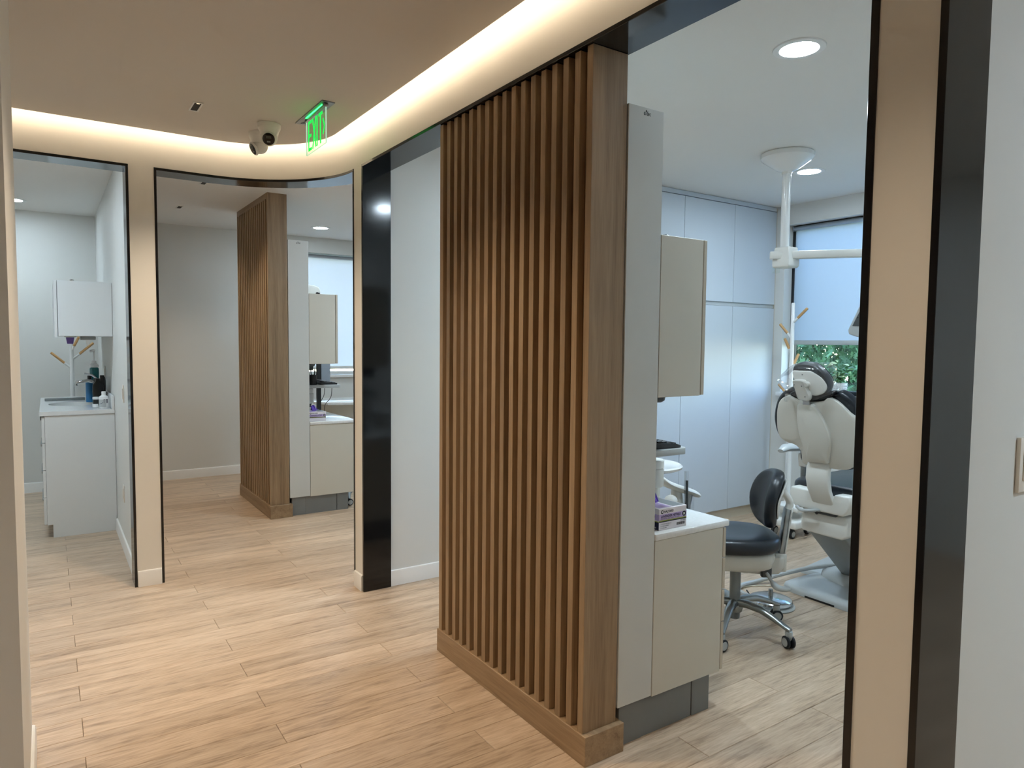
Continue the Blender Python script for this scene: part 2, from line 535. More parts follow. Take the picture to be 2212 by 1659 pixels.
# window walls: x = 5.20 (near room) and y = 7.84 (far room, wash room)
WX, WY0, WY1, WZ0, WZ1 = 5.20, 1.30, 3.615, 1.05, 2.46
mb = MB()
mb.box(WX, 5.36, -2.4, WY0, 0, TOP); mb.box(WX, 5.36, WY1, 3.70, 0, TOP)
mb.box(WX, 5.36, WY0, WY1, 0, WZ0); mb.box(WX, 5.36, WY0, WY1, WZ1, TOP)
struct('wall_window', mb, M['wallcool'], smooth=False)
VY, VX0, VX1, VZ0, VZ1 = 7.84, 2.25, 4.30, 1.06, 2.45
mb = MB()
mb.box(-2.3, VX0, VY, 7.99, 0, TOP); mb.box(VX1, 5.36, VY, 7.99, 0, TOP)
mb.box(VX0, VX1, VY, 7.99, 0, VZ0); mb.box(VX0, VX1, VY, 7.99, VZ1, TOP)
struct('wall_far', mb, M['wallcool'], smooth=False)
wallbox('wall_far_right', (5.20, 5.36, 3.70, 7.99, 0, TOP), 'wallcool')

# ------------------------------------------------------------------ ceilings
lipr = AR - LIP
cp = [(-2.3, -2.4), (XW - LIP, -2.4)] + arc_pts(lipr) + [(-2.3, YB - LIP)]
struct('ceiling', MB().prism([(x, y, ZC) for x, y in cp], (0, 0, 0.02)), M['ceildim'], angle=20)
struct('ceiling_cove', MB().box(-2.3, XI + .1, -2.4, YBI + .1, 2.80, 2.84), M['ceil'], smooth=False)
for b in ((XI, 5.20, -2.4, 0.70), (XI, 5.20, 0.84, 3.739), (-2.3, 0.41, YBI, VY)):
    struct('ceiling', MB().box(b[0], b[1], b[2], b[3], ZC, ZC + .03), M['ceil'], smooth=False)
far_ceiling = [(0.534, YBI, ZC), (AC[0], YBI, ZC)] + [(x, y, ZC) for x, y in reversed(arc_pts(AR + XI - XW)[:-1])] + [(5.20, 3.86, ZC), (5.20, VY, ZC), (0.534, VY, ZC)]
struct('ceiling', MB().prism(far_ceiling, (0, 0, .03)), M['ceil'], smooth=False)

# LED strip lying on the ceiling edge inside the cove slot
sp = [(XW - LIP - .004, -2.35)] + arc_pts(lipr - .004) + [(-2.25, YB - LIP - .004)]
sq = [(XW - LIP - .012, -2.35)] + arc_pts(lipr - .012) + [(-2.25, YB - LIP - .012)]
led = build('cove_light_strip', strip(sp, sq, ZC + .022, ZC + .042), M['led'], angle=20)
tag(led, 'warm white light strip hidden in the ceiling slot along the cream corridor wall', 'light strip')

# ------------------------------------------------------------------ black linings of the openings
PR = 0.004
def frame(name, parts):
    fr = thing(name, None, None, kind='structure')
    for nm, mb_ in parts:
        build(nm, mb_, M['black'], fr, bevel=0.0012, seg=1)
    return fr
frame('trim_1', [('head', MB().box(XW - PR, XI + PR, 0.823, 3.739, ZO - FT, ZO)),
                 ('jamb', MB().box(XW - PR, XI + PR, 0.823, 0.841, 0, ZO - FT)),
                 ('jamb', MB().box(XW - PR, XI + PR, 3.721, 3.739, 0, ZO - FT))])
frame('trim_2', [('head', MB().box(XW - PR, XI + PR + .014, -2.1, 0.700, ZO - FT, ZO)),
                 ('jamb', MB().box(XW - PR, XI + PR + .014, 0.684, 0.700, 0, ZO - FT))])
_hf = arc_pts(AR + 0 - PR) + [(0.534, YB - PR)]
_hb = arc_pts(AR + XI - XW + PR) + [(0.534, YBI + PR)]
frame('trim_3', [('head', strip(_hf, _hb, ZO - FT, ZO)),
                 ('jamb', MB().box(XW - PR, XI + PR, 3.860, 3.874, 0, ZO - FT)),
                 ('jamb', MB().box(0.534, 0.547, YB - PR, YBI + PR, 0, ZO - FT))])
frame('trim_4', [('head', MB().box(-0.80, 0.404, YB - PR, YBI + PR, ZO - FT, ZO)),
                 ('jamb', MB().box(0.390, 0.404, YB - PR, YBI + PR, 0, ZO - FT)),
                 ('jamb', MB().box(-0.80, -0.785, YB - PR, YBI + PR, 0, ZO - FT))])

# ------------------------------------------------------------------ baseboards
BH, BT = 0.094, 0.012
def baseboard(name, pts2, d, h=BH):
    """profile with an eased top swept along a straight run; pts2 = (start, end), d = outward direction"""
    (x0, y0), (x1, y1) = pts2
    prof = [(0, 0), (BT, 0), (BT, h - .012), (BT * .75, h - .003), (BT * .3, h), (0, h)]
    R = [[(x + d[0] * p, y + d[1] * p, z) for p, z in prof] for x, y in ((x0, y0), (x1, y1))]
    return struct(name, MB().rings(R), M['base'], angle=25)
baseboard('baseboard_near_room', ((XI + .006, 3.739), (3.46, 3.739)), (0, -1))
baseboard('baseboard_pier', ((XW, 3.741), (XW, 3.858)), (-1, 0))
baseboard('baseboard_pillar', ((0.406, YB), (0.532, YB)), (0, -1))
baseboard('baseboard_far_room', ((0.534, VY), (5.20, VY)), (0, -1))
baseboard('baseboard_wash_room', ((-2.3, VY), (0.41, VY)), (0, -1))
baseboard('baseboard_wash_room_side', ((0.41, YBI + .01), (0.41, 5.955)), (-1, 0))
baseboard('baseboard_stub', ((-0.078, 2.14), (-0.078, 2.87)), (1, 0), 0.10)
baseboard('baseboard_corridor_pier', ((XW, 0.702), (XW, 0.821)), (-1, 0))
baseboard('baseboard_wash_room_wall', ((0.534, YBI + .01), (0.534, VY)), (1, 0))

# ------------------------------------------------------------------ windows
w1 = thing('window_1', None, None, kind='structure')
GX = 5.325
m_ = MB(); t = 0.035
bxo('window_frame', (GX - .02, GX + .03, WY0, WY1, WZ0, WZ0 + t), M['frameblk'], w1, .002)
bxo('window_frame', (GX - .02, GX + .03, WY0, WY1, WZ1 - t, WZ1), M['frameblk'], w1, .002)
bxo('window_frame', (GX - .02, GX + .03, WY1 - t, WY1, WZ0 + t, WZ1 - t), M['frameblk'], w1, .002)
bxo('window_frame', (GX - .02, GX + .03, WY0, WY0 + t, WZ0 + t, WZ1 - t), M['frameblk'], w1, .002)
bxo('mullion', (GX - .015, GX + .025, 2.42, 2.455, WZ0 + t, WZ1 - t), M['frameblk'], w1, .002)
bxo('pane', (GX, GX + .006, 2.455, WY1 - t, WZ0 + t, WZ1 - t), M['glass'], w1, smooth=False)
bxo('pane', (GX, GX + .006, WY0 + t, 2.42, WZ0 + t, WZ1 - t), M['glass'], w1, smooth=False)
bxo('window_sill', (WX - .03, GX - .02, WY0 - .03, WY1 + .03, WZ0 - .035, WZ0), M['base'], w1, .004)
w2 = thing('window_2', None, None, kind='structure')
GY = 7.955
bxo('window_frame', (VX0, VX1, GY - .02, GY + .03, VZ0, VZ0 + t), M['base'], w2, .002)
bxo('window_frame', (VX0, VX1, GY - .02, GY + .03, VZ1 - t, VZ1), M['base'], w2, .002)
bxo('window_frame', (VX0, VX0 + t, GY - .02, GY + .03, VZ0 + t, VZ1 - t), M['base'], w2, .002)
bxo('window_frame', (VX1 - t, VX1, GY - .02, GY + .03, VZ0 + t, VZ1 - t), M['base'], w2, .002)
bxo('pane', (VX0 + t, VX1 - t, GY, GY + .006, VZ0 + t, VZ1 - t), M['glass'], w2, smooth=False)
bxo('window_sill', (VX0 - .03, VX1 + .03, VY - .03, GY - .02, VZ0 - .035, VZ0), M['base'], w2, .004)

def blind(name, label, horizontal_x, plane, a0, a1, ztop, zbot, fab):
    """roller blind: tube housing, cloth, bottom bar; runs along Y at x=plane, or along X at y=plane"""
    b = thing(name, label, 'blind', (plane, (a0 + a1) / 2, ztop) if not horizontal_x else ((a0 + a1) / 2, plane, ztop), group='roller blinds')
    def B(d0, d1, z0, z1, e=0):
        return (plane + d0, plane + d1, a0 - e, a1 + e, z0, z1) if not horizontal_x else (a0 - e, a1 + e, plane + d0, plane + d1, z0, z1)
    if not horizontal_x: tu = MB().lathe((plane, a0, ztop - .022), [(.019, 0), (.019, a1 - a0)], 18, 'Y')
    else: tu = MB().lathe((a0, plane, ztop - .022), [(.019, 0), (.019, a1 - a0)], 18, 'X')
    build('roller_tube', tu, M['steel'], b)
    bxo('bracket', B(-.02, .02, ztop - .045, ztop)[0:2] + ((a1, a1 + .006) if not horizontal_x else B(-.02, .02, 0, 1)[2:4]) + (ztop - .045, ztop), M['steel'], b) if not horizontal_x else None
    bxo('cloth', B(.0165, .0180, zbot, ztop - .022), fab, b, smooth=False)
    bxo('bottom_bar', B(.012, .0225, zbot - .036, zbot), M['lgrey'] if fab is M['shade'] else M['whitemat'], b, .003)
    return b
blind('roller_blind', 'pale blue grey roller blind half lowered behind the dental chair', False, 5.285, 1.33, 3.585, 2.455, 1.492, M['shade'])
blind('roller_blind', 'bright white roller blind fully lowered beyond the curved opening', True, 7.90, VX0 + .02, VX1 - .02, 2.44, 1.155, M['shade2'])

# ------------------------------------------------------------------ slatted oak screens
def slat_screen(label, dx, dy, ztop, rail):
    t_ = thing('slat_screen', label, 'screen', (1.57 + dx, 2.29 + dy, 0), group='slatted oak screens')
    x0, y0, y1, hb = 1.494 + dx, 1.768 + dy, 2.820 + dy, 0.106
    zs = ztop - (0.047 if rail else 0)
    bxo('plinth', (1.488 + dx, 1.667 + dx, 1.746 + dy, 2.827 + dy, 0, hb), M['oakh'], t_, .0015, 1)
    bxo('backing', (x0 + .029, 1.645 + dx, y0 + .0295, y1, hb, ztop), M['oak'], t_, smooth=False)
    bxo('end_panel', (x0, 1.647 + dx, y0, y0 + .029, hb, ztop), M['oak'], t_, .001, 1)
    if rail:
        bxo('top_rail', (x0, x0 + .028, y0 + .0295, y1, zs, ztop), M['oakh'], t_, .001, 1)
    first = None; n = 16; pit = (y1 - y0 - .029) / n
    for k in range(n):
        yc = y0 + .0145 + pit * (k + 1)
        if first is None:
            first = build('slat', MB().box(x0, x0 + .0285, yc - .0145, yc + .0145, hb, zs - .001), M['oak'], t_, .0012, 1, origin=(x0, yc, hb))
        else:
            c = first.copy(); COL.objects.link(c); c.parent = t_
            c.location = first.location + Vector((0, pit * k, 0))
    return t_
slat_screen('large oak slatted screen on a plinth standing in the nearest opening', 0, 0, ZO - FT - .001, False)
slat_screen('oak slatted screen with a top rail, standing beyond the curved opening', -.021, 3.92, ZC, True)

# ------------------------------------------------------------------ consoles behind the screens
def console(dx, dy, near, cz):
    w = 'near' if near else 'far'
    ref = 'beside the large near slatted screen' if near else 'beyond the curved opening'
    y0, y1 = 1.765 + dy, 2.79 + dy
    X = lambda v: v + dx
    # tall panel
    t_ = thing('tower_panel', 'tall grey white console tower with a small logo ' + ref, 'cabinet', (X(1.735), 2.28 + dy, 0), group='console towers')
    bxo('side_panel', (X(1.652), X(1.819), y0, y0 + .02, 0.152, 2.262), M['grey'], t_, .0015, 1)
    bxo('body', (X(1.654), X(1.817), y0 + .021, y1, 0.152, 2.258), M['grey'], t_, .0015, 1)
    bxo('kick', (X(1.67), X(1.782), y0 + .012, y1, 0, 0.152), M['kick'], t_, smooth=False)
    text('logo', 'a', .021, M['logo'], t_, (X(1.722), y0 - .0003, 2.236), (1, 0, 0), (0, 0, 1), width=.0085, bold=.0004)
    text('logo', 'dec', .021, M['logo'], t_, (X(1.7345), y0 - .0003, 2.236), (1, 0, 0), (0, 0, 1), width=.021, bold=.0002)
    build('logo', MB().tube([(X(1.7315), y0 - .0004, 2.245), (X(1.7325), y0 - .0004, 2.252), (X(1.7355), y0 - .0004, 2.2535), (X(1.7345), y0 - .0004, 2.247)], .0009, 6), M['logo'], t_)
    # base cabinet
    c_ = thing('base_cabinet', 'cream base cabinet with four drawers ' + ref, 'cabinet', (X(2.01), 2.28 + dy, 0), group='console base cabinets')
    bxo('side_panel', (X(1.822), X(2.199), y0, y0 + .018, 0.147, cz - .026), M['cream'], c_, .0012, 1)
    bxo('body', (X(1.823), X(2.197), y0 + .019, y1, 0.149, cz - .026), M['cream'], c_, smooth=False)
    bxo('kick', (X(1.784), X(2.050), y0 + .014, y1 - .01, 0, 0.1485), M['kick'], c_, smooth=False)
    bxo('kick', (X(2.054), X(2.152), y0 + .012, y1 - .01, 0, 0.1485), M['kick'], c_, smooth=False)
    zs = [0.152, 0.346, 0.478, 0.606, cz - .028]
    for k in range(4):
        d_ = bxo('drawer_front', (X(2.203), X(2.219), y0 + .001, y1 - .002, zs[k] + (.0025 if k else 0), zs[k + 1] - .0025), M['creamedge'], c_, .0012, 1)
        bxo('pull', (X(2.2195), X(2.223), y0 + .3, y1 - .3, zs[k + 1] - .014, zs[k + 1] - .008), M['alu'], d_, .001, 1)
    # worktop
    tag(bxo('countertop', (X(1.821), X(2.229), y0 - .006, y1, cz - .0245, cz), M['quartz'], None, .004, 2),
        'white speckled quartz worktop on the cream base cabinet ' + ref, 'worktop', 'console worktops')
    # upper cabinet
    u_ = thing('upper_cabinet', 'cream upper cabinet hung above the quartz worktop ' + ref, 'cabinet', (X(1.94), 2.28 + dy, 1.255), group='console upper cabinets')
    bxo('body', (X(1.821), X(2.043), y0, y1 - .02, 1.257, 1.838), M['cream'], u_, .0012, 1)
    bxo('door', (X(2.047), X(2.065), y0 + .001, y1 - .021, 1.259, 1.838), M['creamedge'], u_, .0015, 1)
    build('cap', MB().lathe((X(1.922), y0 + .08, 1.8385), [(.017, 0), (.017, .012), (.012, .018)], 16), M['blackp'], u_)
    build('light_rail', MB().lathe((X(1.852), y0 + .03, 1.2565), [(.026, 0), (.024, -.012), (.012, -.020)], 16), M['dgrey'], u_)
    bxo('bridge', (X(1.821), X(1.95), y0 + .30, y1 - .02, 1.19, 1.2565), M['dgrey'], u_, .004)
CZ1, CZ2 = 0.757, 0.772
console(0, 0, True, CZ1)
console(-.022, 3.92, False, CZ2)
RX, RY = -.022, 3.92

# ------------------------------------------------------------------ glove boxes
def glove_box(label, x, y, z, full):
    t_ = thing('glove_box', label, 'box', (x, y, z), group='glove boxes')
    W, H, D = 0.147, 0.081, 0.235
    b = MB()
    b.box(x, x + W, y, y + D, z + .0005, z + H)
    build('carton', b, M['card'], t_, .001, 1)
    e = .0003
    bxo('print_band', (x + .0005, x + W - .0005, y - e, y, z + .038, z + .060), M['lav'], t_, smooth=False)
    bxo('print_band', (x + .0005, x + W - .0005, y - e, y, z + .034, z + .038), M['lime'], t_, smooth=False)
    bxo('print_band', (x + .0005, x + W - .0005, y - e, y, z + .030, z + .034), M['ink'], t_, smooth=False)
    bxo('print_band', (x - e, x, y + .001, y + D, z + .037, z + .060), M['lav'], t_, smooth=False)
    bxo('print_band', (x - e, x, y + .001, y + D, z + .0305, z + .034), M['lime'], t_, smooth=False)
    bxo('print_band', (x - e, x, y + .001, y + D, z + .002, z + .0305), M['navy'], t_, smooth=False)
    X, Z = (1, 0, 0), (0, 0, 1)
    text('lettering', 'HALYARD', .0125, M['ink'], t_, (x + .026, y - e, z + .0645), X, Z, width=.050, bold=.0002)
    text('lettering', 'LAVENDER NITRILE', .0125, M['navy'], t_, (x + .010, y - 2 * e, z + .0475), X, Z, width=.104, bold=.0003)
    text('lettering', 'POWDER-FREE EXAM GLOVES', .0072, M['inkgrey'], t_, (x + .010, y - 2 * e, z + .0402), X, Z, width=.098)
    build('emblem', MB().lathe((x + .016, y - e, z + .069), [(.0072, 0), (.0072, -e)], 24, 'Y'), M['ink'], t_)
    build('emblem', MB().lathe((x + .0165, y - 2.2 * e, z + .0695), [(.0040, 0), (.0040, -e)], 16, 'Y'), M['card'], t_)
    build('size_badge', MB().lathe((x + .133, y - 2 * e, z + .050), [(.0100, 0), (.0100, -e)], 28, 'Y'), M['ink'], t_)
    text('lettering', 'M', .0125, M['white'], t_, (x + .133, y - 3.6 * e, z + .0455), X, Z, width=.0085, bold=.0004, align='CENTER')
    build('size_badge', MB().lathe((x - 2 * e, y + .030, z + .050), [(.0100, 0), (.0100, -e)], 28, 'X'), M['ink'], t_)
    text('lettering', 'M', .0125, M['white'], t_, (x - 3.6 * e, y + .030, z + .0455), (0, -1, 0), Z, width=.0085, bold=.0004, align='CENTER')
    if full:
        for k, s in enumerate(('EXAM GLOVES, NITRILE', 'NON-STERILE', 'LATEX FREE')):
            bxo('bullet', (x + .010, x + .0125, y - e, y, z + .0215 - k * .0075, z + .024 - k * .0075), M['inkgrey'], t_, smooth=False)
            text('lettering', s[:14], .0052, M['inkgrey'], t_, (x + .018, y - e, z + .0212 - k * .0075), X, Z, width=.046 - k * .012)
        text('lettering', 'REF 52818', .0060, M['inkgrey'], t_, (x + .115, y - e, z + .0238), X, Z, width=.026)
        xx = x + .094
        rnd = random.Random(4)
        while xx < x + .138:
            wd = rnd.choice((.0008, .0014, .0022))
            bxo('barcode_bar', (xx, xx + wd, y - e, y, z + .010, z + .0205), M['ink'], t_, smooth=False)
            xx += wd + rnd.choice((.0008, .0012))
        text('lettering', '100', .008, M['white'], t_, (x - 2 * e, y + .030, z + .006), (0, -1, 0), Z, width=.016)
    # open slot on top with a glove puffing out
    bxo('top_print', (x + .012, x + .075, y + .012, y + .12, z + H, z + H + e), M['lav'], t_, smooth=False)
    bxo('slot', (x + .085, x + W - .006, y + .012, y + D - .02, z + H, z + H + e), M['mgrey'], t_, smooth=False)
    g = MB()
    rnd = random.Random(9)
    for k in range(5):
        cx, cy = x + .075 + .030 * rnd.random(), y + .075 + .08 * rnd.random()
        g.tube(spline([(cx, cy, z + H - .004), (cx + .015 * (rnd.random() - .5), cy + .02, z + H + .016 + .02 * rnd.random()), (cx + .03 * (rnd.random() - .3), cy + .04, z + H + .012), (cx + .035, cy + .05, z + H - .002)], 5), .013, 8, (1.3, .6))
    o = build('glove', g, M['purpleglove'], t_)
    o['label'] = 'crumpled purple nitrile glove'
    return t_
glove_box('white and lavender glove box with barcode on the near quartz worktop', 1.866, 1.79, CZ1, True)
glove_box('white and lavender glove box on the far worktop beyond the curved opening', 1.800, 5.72, CZ2, False)
# shallow grey tray beside the near glove box
tr = thing('instrument_tray', 'shallow grey tray on the near worktop behind the glove box', 'tray', (1.99, 2.2, CZ1))
bxo('floor_plate', (1.88, 2.05, 2.05, 2.42, CZ1 + .0005, CZ1 + .004), M['lgrey'], tr, .001, 1)
for b in ((1.88, 1.885, 2.05, 2.42), (2.045, 2.05, 2.05, 2.42), (1.885, 2.045, 2.05, 2.055), (1.885, 2.045, 2.415, 2.42)):
    bxo('rim', (*b, CZ1 + .004, CZ1 + .022), M['lgrey'], tr, .001, 1)
sm = thing('small_box', 'small upright white and purple box behind the far glove box', 'box', (1.84, 6.14, CZ2))
bxo('carton', (1.800, 1.880, 6.115, 6.165, CZ2 + .0005, CZ2 + .115), M['card'], sm, .001, 1)
bxo('print_band', (1.817, 1.843, 6.1146, 6.115, CZ2 + .05, CZ2 + .105), M['lav'], sm, smooth=False)
build('emblem', MB().lathe((1.862, 6.1146, CZ2 + .065), [(.011, 0), (.011, -.0003)], 18, 'Y'), M['ink'], sm)

# ------------------------------------------------------------------ keyboard shelves
def keyboard(label, x0, y0, z, rz=0.0):
    k = thing('keyboard', label, 'keyboard', (x0, y0, z), rz, group='keyboards')
    L, D = 0.43, 0.145            # long side along local Y, depth along local X
    prof = [(0, 0), (D, 0), (D, .010), (D - .02, .016), (.004, .026), (0, .024)]
    build('case', MB().prism([(p, 0, q) for p, q in prof], (0, L, 0)), M['blackp'], k, .002, 2, local=True)
    first = None
    for r in range(5):
        for c in range(16):
            if r == 4 and 4 <= c <= 9:
                if c > 4: continue
            px, py = .012 + r * .0245, .012 + c * .0256
            zz = .0255 - r * .0030
            if first is None or (r == 4 and c == 4):
                wy = .0215 if not (r == 4 and c == 4) else .15
                o = build('key', MB().box(0, .020, 0, wy, 0, .006), M['blackp'], k, .0012, 1, local=True)
                if first is None: first = o
            else:
                o = first.copy(); COL.objects.link(o); o.parent = k
            o.location = (px, py, zz)
    return k
def arm_shelf(label, x0, x1, y0, y1, z):
    s = thing('keyboard_shelf', label, 'shelf', ((x0 + x1) / 2, (y0 + y1) / 2, z - .026), group='keyboard shelves')
    pts = [(x0, y0, z - .026), (x1 - .02, y0, z - .026), (x1, y0 + .02, z - .026), (x1, y1 - .02, z - .026), (x1 - .02, y1, z - .026), (x0, y1, z - .026)]
    build('board', MB().prism(pts, (0, 0, .026)), M['lgrey'], s, .003, 2)
    bxo('bracket', (x0 - .005, x0 + .08, y0 + .28, y0 + .38, z - .06, z - .0262), M['mgrey'], s, .004)
    return s
arm_shelf('light grey shelf carrying the keyboard above the near worktop', 1.826, 2.142, 1.90, 2.42, 1.034)
keyboard('black keyboard on the grey shelf above the near worktop', 1.962, 1.925, 1.0345, radians(-6))
arm_shelf('light grey shelf carrying the keyboard above the far worktop', 1.802, 2.140, 5.87, 6.38, 1.098 - .03)
keyboard('black keyboard on the grey shelf beyond the curved opening', 1.965, 5.90, 1.0685, radians(-4))

# ------------------------------------------------------------------ assistant arm in the near room
tt = thing('round_tray', 'glossy white round tray under the near keyboard shelf', 'tray', (2.30, 2.30, .80))
build('disc', MB().lathe((2.302, 2.30, .872), [(.150, 0), (.165, .006), (.168, .016), (.160, .022), (.150, .018)], 40), M['whitegloss'], tt)
build('stem', MB().lathe((2.185, 2.30, CZ1 + .0005), [(.03, 0), (.03, .115)], 18), M['whitemat'], tt)
cc = thing('arm_post', 'cream cylindrical arm joint under the near keyboard shelf', 'post', (2.125, 2.09, CZ1))
build('post', MB().lathe((2.125, 2.09, CZ1 + .0005), [(.036, 0), (.038, .02), (.038, .085), (.036, .088)], 28), M['offwhite'], cc)
build('joint', MB().lathe((2.125, 2.09, CZ1 + .0885), [(.050, 0), (.053, .006), (.053, .076), (.050, .080)], 32), M['offwhite'], cc)
build('cap', MB().lathe((2.125, 2.09, CZ1 + .169), [(.053, 0), (.053, .03), (.050, .034)], 32), M['whitemat'], cc)

ah = thing('delivery_unit', 'white curved delivery unit with wrapped tools behind the near worktop', 'dental unit', (2.62, 2.42, .60))
pth = spline([(2.50, 2.40, .800), (2.54, 2.40, .770), (2.62, 2.40, .738), (2.72, 2.40, .705), (2.80, 2.40, .672)], 6)
build('handle', MB().tube(pth, [.012, .016, .018, .020, .021] + [.022] * (len(pth) - 10) + [.021, .019, .016, .012, .006], 14, (1.5, .85)), M['whitemat'], ah)
build('holder', MB().rings([[(2.64 + r * cos(a), 2.42 + r * .8 * sin(a), z) for a in [2 * pi * i / 18 for i in range(18)]] for r, z in ((.045, .60), (.042, .64), (.034, .70), (.030, .735))]), M['offwhite'], ah)
build('support_arm', MB().tube(spline([(2.64, 2.42, .615), (2.55, 2.52, .60), (2.36, 2.60, .64), (2.107, 2.62, .65)], 6), .022, 12), M['offwhite'], ah)
build('cup_ball', MB().sphere((2.555, 2.38, .680), .034, 18, 12, (1.05, 1, .9)), M['whitemat'], ah)
build('syringe', MB().tube([(2.70, 2.39, .56), (2.705, 2.39, .64), (2.72, 2.39, .70)], [.011, .010, .013], 12), M['steel'], ah)
build('syringe', MB().tube([(2.665, 2.37, .58), (2.66, 2.365, .68), (2.652, 2.36, .78)], [.008, .008, .006], 12), M['blackp'], ah)
build('sleeve', MB().rings([[(2.66 + r * cos(a) - k, 2.362 + r * .35 * sin(a), z) for a in [2 * pi * i / 10 for i in range(10)]] for r, z, k in ((.028, .57, 0), (.024, .66, .003), (.018, .76, .008), (.016, .83, .010))], cap=False), M['film'], ah)
build('sleeve', MB().rings([[(2.712 + r * cos(a) + k, 2.385 + r * .4 * sin(a), z) for a in [2 * pi * i / 10 for i in range(10)]] for r, z, k in ((.026, .55, -.008), (.026, .63, 0), (.022, .69, .006), (.004, .73, .010))], cap=False), M['film'], ah)

ah.location += Vector((.14, .125, -.05))

# ------------------------------------------------------------------ far room: monitor, pen cup, cables, side worktop
mo = thing('monitor', 'slim monitor turned edge on above the far keyboard', 'monitor', (2.14, 6.46, CZ2))
bxo('mount', (2.115, 2.152, 6.45, 6.49, CZ2 + .0005, 1.30), M['blackp'], mo, .004)
bxo('screen', (2.153, 2.240, 6.447, 6.452, 1.040, 1.31), M['screen'], mo, .002)
bxo('bezel', (2.153, 2.242, 6.4525, 6.475, 1.034, 1.316), M['blackp'], mo, .003)
pc = thing('pen_cup', 'black mesh pen cup full of pens on the far keyboard shelf', 'pen cup', (1.905, 5.925, 1.0685))
build('cup', MB().lathe((1.905, 5.925, 1.0685), [(.030, 0), (.034, .085), (.032, .085), (.028, .004)], 20), M['blackp'], pc)
for k, (a, b, h, mm) in enumerate(((-.01, .0, .13, 'pen1'), (.012, .006, .12, 'pen2'), (.004, -.012, .14, 'pen1'), (-.016, .01, .125, 'pen2'), (.018, -.006, .118, 'pen1'))):
    build('pen', MB().tube([(1.905 + a * .5, 5.925 + b * .5, 1.075), (1.905 + a * 2, 5.925 + b * 2, 1.0685 + h)], .004, 8), M[mm], pc)
for k, pts in enumerate((((1.985, 5.86, 1.04), (1.975, 5.85, .98), (1.945, 5.85, .92), (1.938, 5.85, .86), (1.937, 5.85, .785)), ((2.05, 5.86, 1.04), (2.035, 5.85, .96), (1.99, 5.86, .90), (1.985, 5.87, .84), (2.0, 5.90, .7765)))):
    tag(build('cable', MB().tube(spline(pts, 6), .0028, 8), M['blackp']), ('thin black cable hanging from the far shelf, ending in a plug', 'thin black cable hanging from the far shelf down to the worktop')[k], 'cable', 'hanging cables')
pl = build('plug', MB().box(1.925, 1.955, 5.835, 5.865, .7765, .812), M['blackp'], None, .004)
tag(pl, 'small square black plug lying on the far worktop behind the glove box', 'plug')
ap = thing('arm_post', 'cream cylindrical arm joint under the far keyboard shelf', 'post', (1.88, 6.03, CZ2))
build('joint', MB().lathe((1.875, 6.03, .90), [(.058, 0), (.066, .01), (.066, .085), (.058, .09)], 28), M['offwhite'], ap)
build('cap', MB().lathe((1.875, 6.03, .9905), [(.062, 0), (.062, .035), (.058, .04)], 28), M['whitemat'], ap)
build('neck', MB().lathe((1.90, 6.03, .865), [(.014, 0), (.026, .034)], 16), M['blackp'], ap)
build('valve', MB().tube([(1.902, 6.03, .86), (1.903, 6.03, .80), (1.93, 6.03, .80), (1.965, 6.03, .805)], .011, 10), M['lgrey'], ap)
build('stem', MB().lathe((1.875, 6.03, CZ2 + .0005), [(.012, 0), (.012, .128)], 12), M['lgrey'], ap)
wh = thing('device_housing', 'white rounded device housing on top of the far upper cabinet', 'device', (1.92, 6.05, 1.8385))
build('housing', MB().prism([(1.83, 6.0, 1.839), (2.005, 6.0, 1.839), (2.002, 6.0, 1.890), (1.985, 6.0, 1.918), (1.95, 6.0, 1.930), (1.83, 6.0, 1.945)], (0, .12, 0)), M['whitemat'], wh, .006, 3)
bxo('base', (1.84, 1.99, 6.121, 6.14, 1.839, 1.88), M['lgrey'], wh, .003)
sd = thing('side_worktop', 'white side worktop on a stand further into the far room', 'worktop', (2.7, 7.0, 0))
pts = [(2.25, 6.95), (2.34, 6.80), (2.55, 6.72), (3.3, 6.72), (3.3, 7.35), (2.45, 7.35), (2.28, 7.2)]
build('top', MB().prism([(x, y, .80) for x, y in pts], (0, 0, .028)), M['quartz'], sd, .006, 2)
build('bowl', MB().rings([[(x * k + 2.7 * (1 - k), y * k + 7.05 * (1 - k), z) for x, y in [(2.30, 6.95), (2.38, 6.82), (2.58, 6.76), (2.82, 6.76), (2.82, 7.3), (2.48, 7.3), (2.33, 7.18)]] for k, z in ((1, .799), (.8, .70), (.55, .58), (.45, 0))]), M['offwhite'], sd)
build('leg', MB().lathe((2.81, 6.80, 0), [(.012, 0), (.012, .80)], 12), M['lgrey'], sd)
build('leg', MB().lathe((3.22, 7.28, 0), [(.012, 0), (.012, .80)], 12), M['lgrey'], sd)
pm = thing('foot_pump', 'clear pump bottle on a black base on the far side worktop', 'dispenser', (2.76, 6.95, .828))
build('base', MB().prism([(2.70, 6.92, .8285), (2.85, 6.92, .8285), (2.85, 6.92, .875), (2.76, 6.92, .865)], (0, .10, 0)), M['blackp'], pm, .003)
build('body', MB().lathe((2.79, 6.97, .876), [(.020, 0), (.026, .05), (.018, .075), (.022, .10), (.014, .13), (.010, .16)], 18), M['acrylic'], pm)
st2 = thing('caster_unit', 'grey castor of a mobile cart behind the far base cabinet', 'castor', (2.22, 5.75, 0))
build('wheel', MB().lathe((2.185, 5.80, .03), [(.026, -.012), (.030, -.009), (.030, .009), (.026, .012)], 22, 'Y'), M['rubber'], st2)
build('hub', MB().lathe((2.185, 5.7865, .03), [(.021, 0), (.021, -.002)], 22, 'Y'), M['lgrey'], st2)
build('arm', MB().tube([(2.185, 5.83, .045), (2.22, 5.90, .085), (2.30, 6.0, .11)], .014, 10), M['mgrey'], st2)

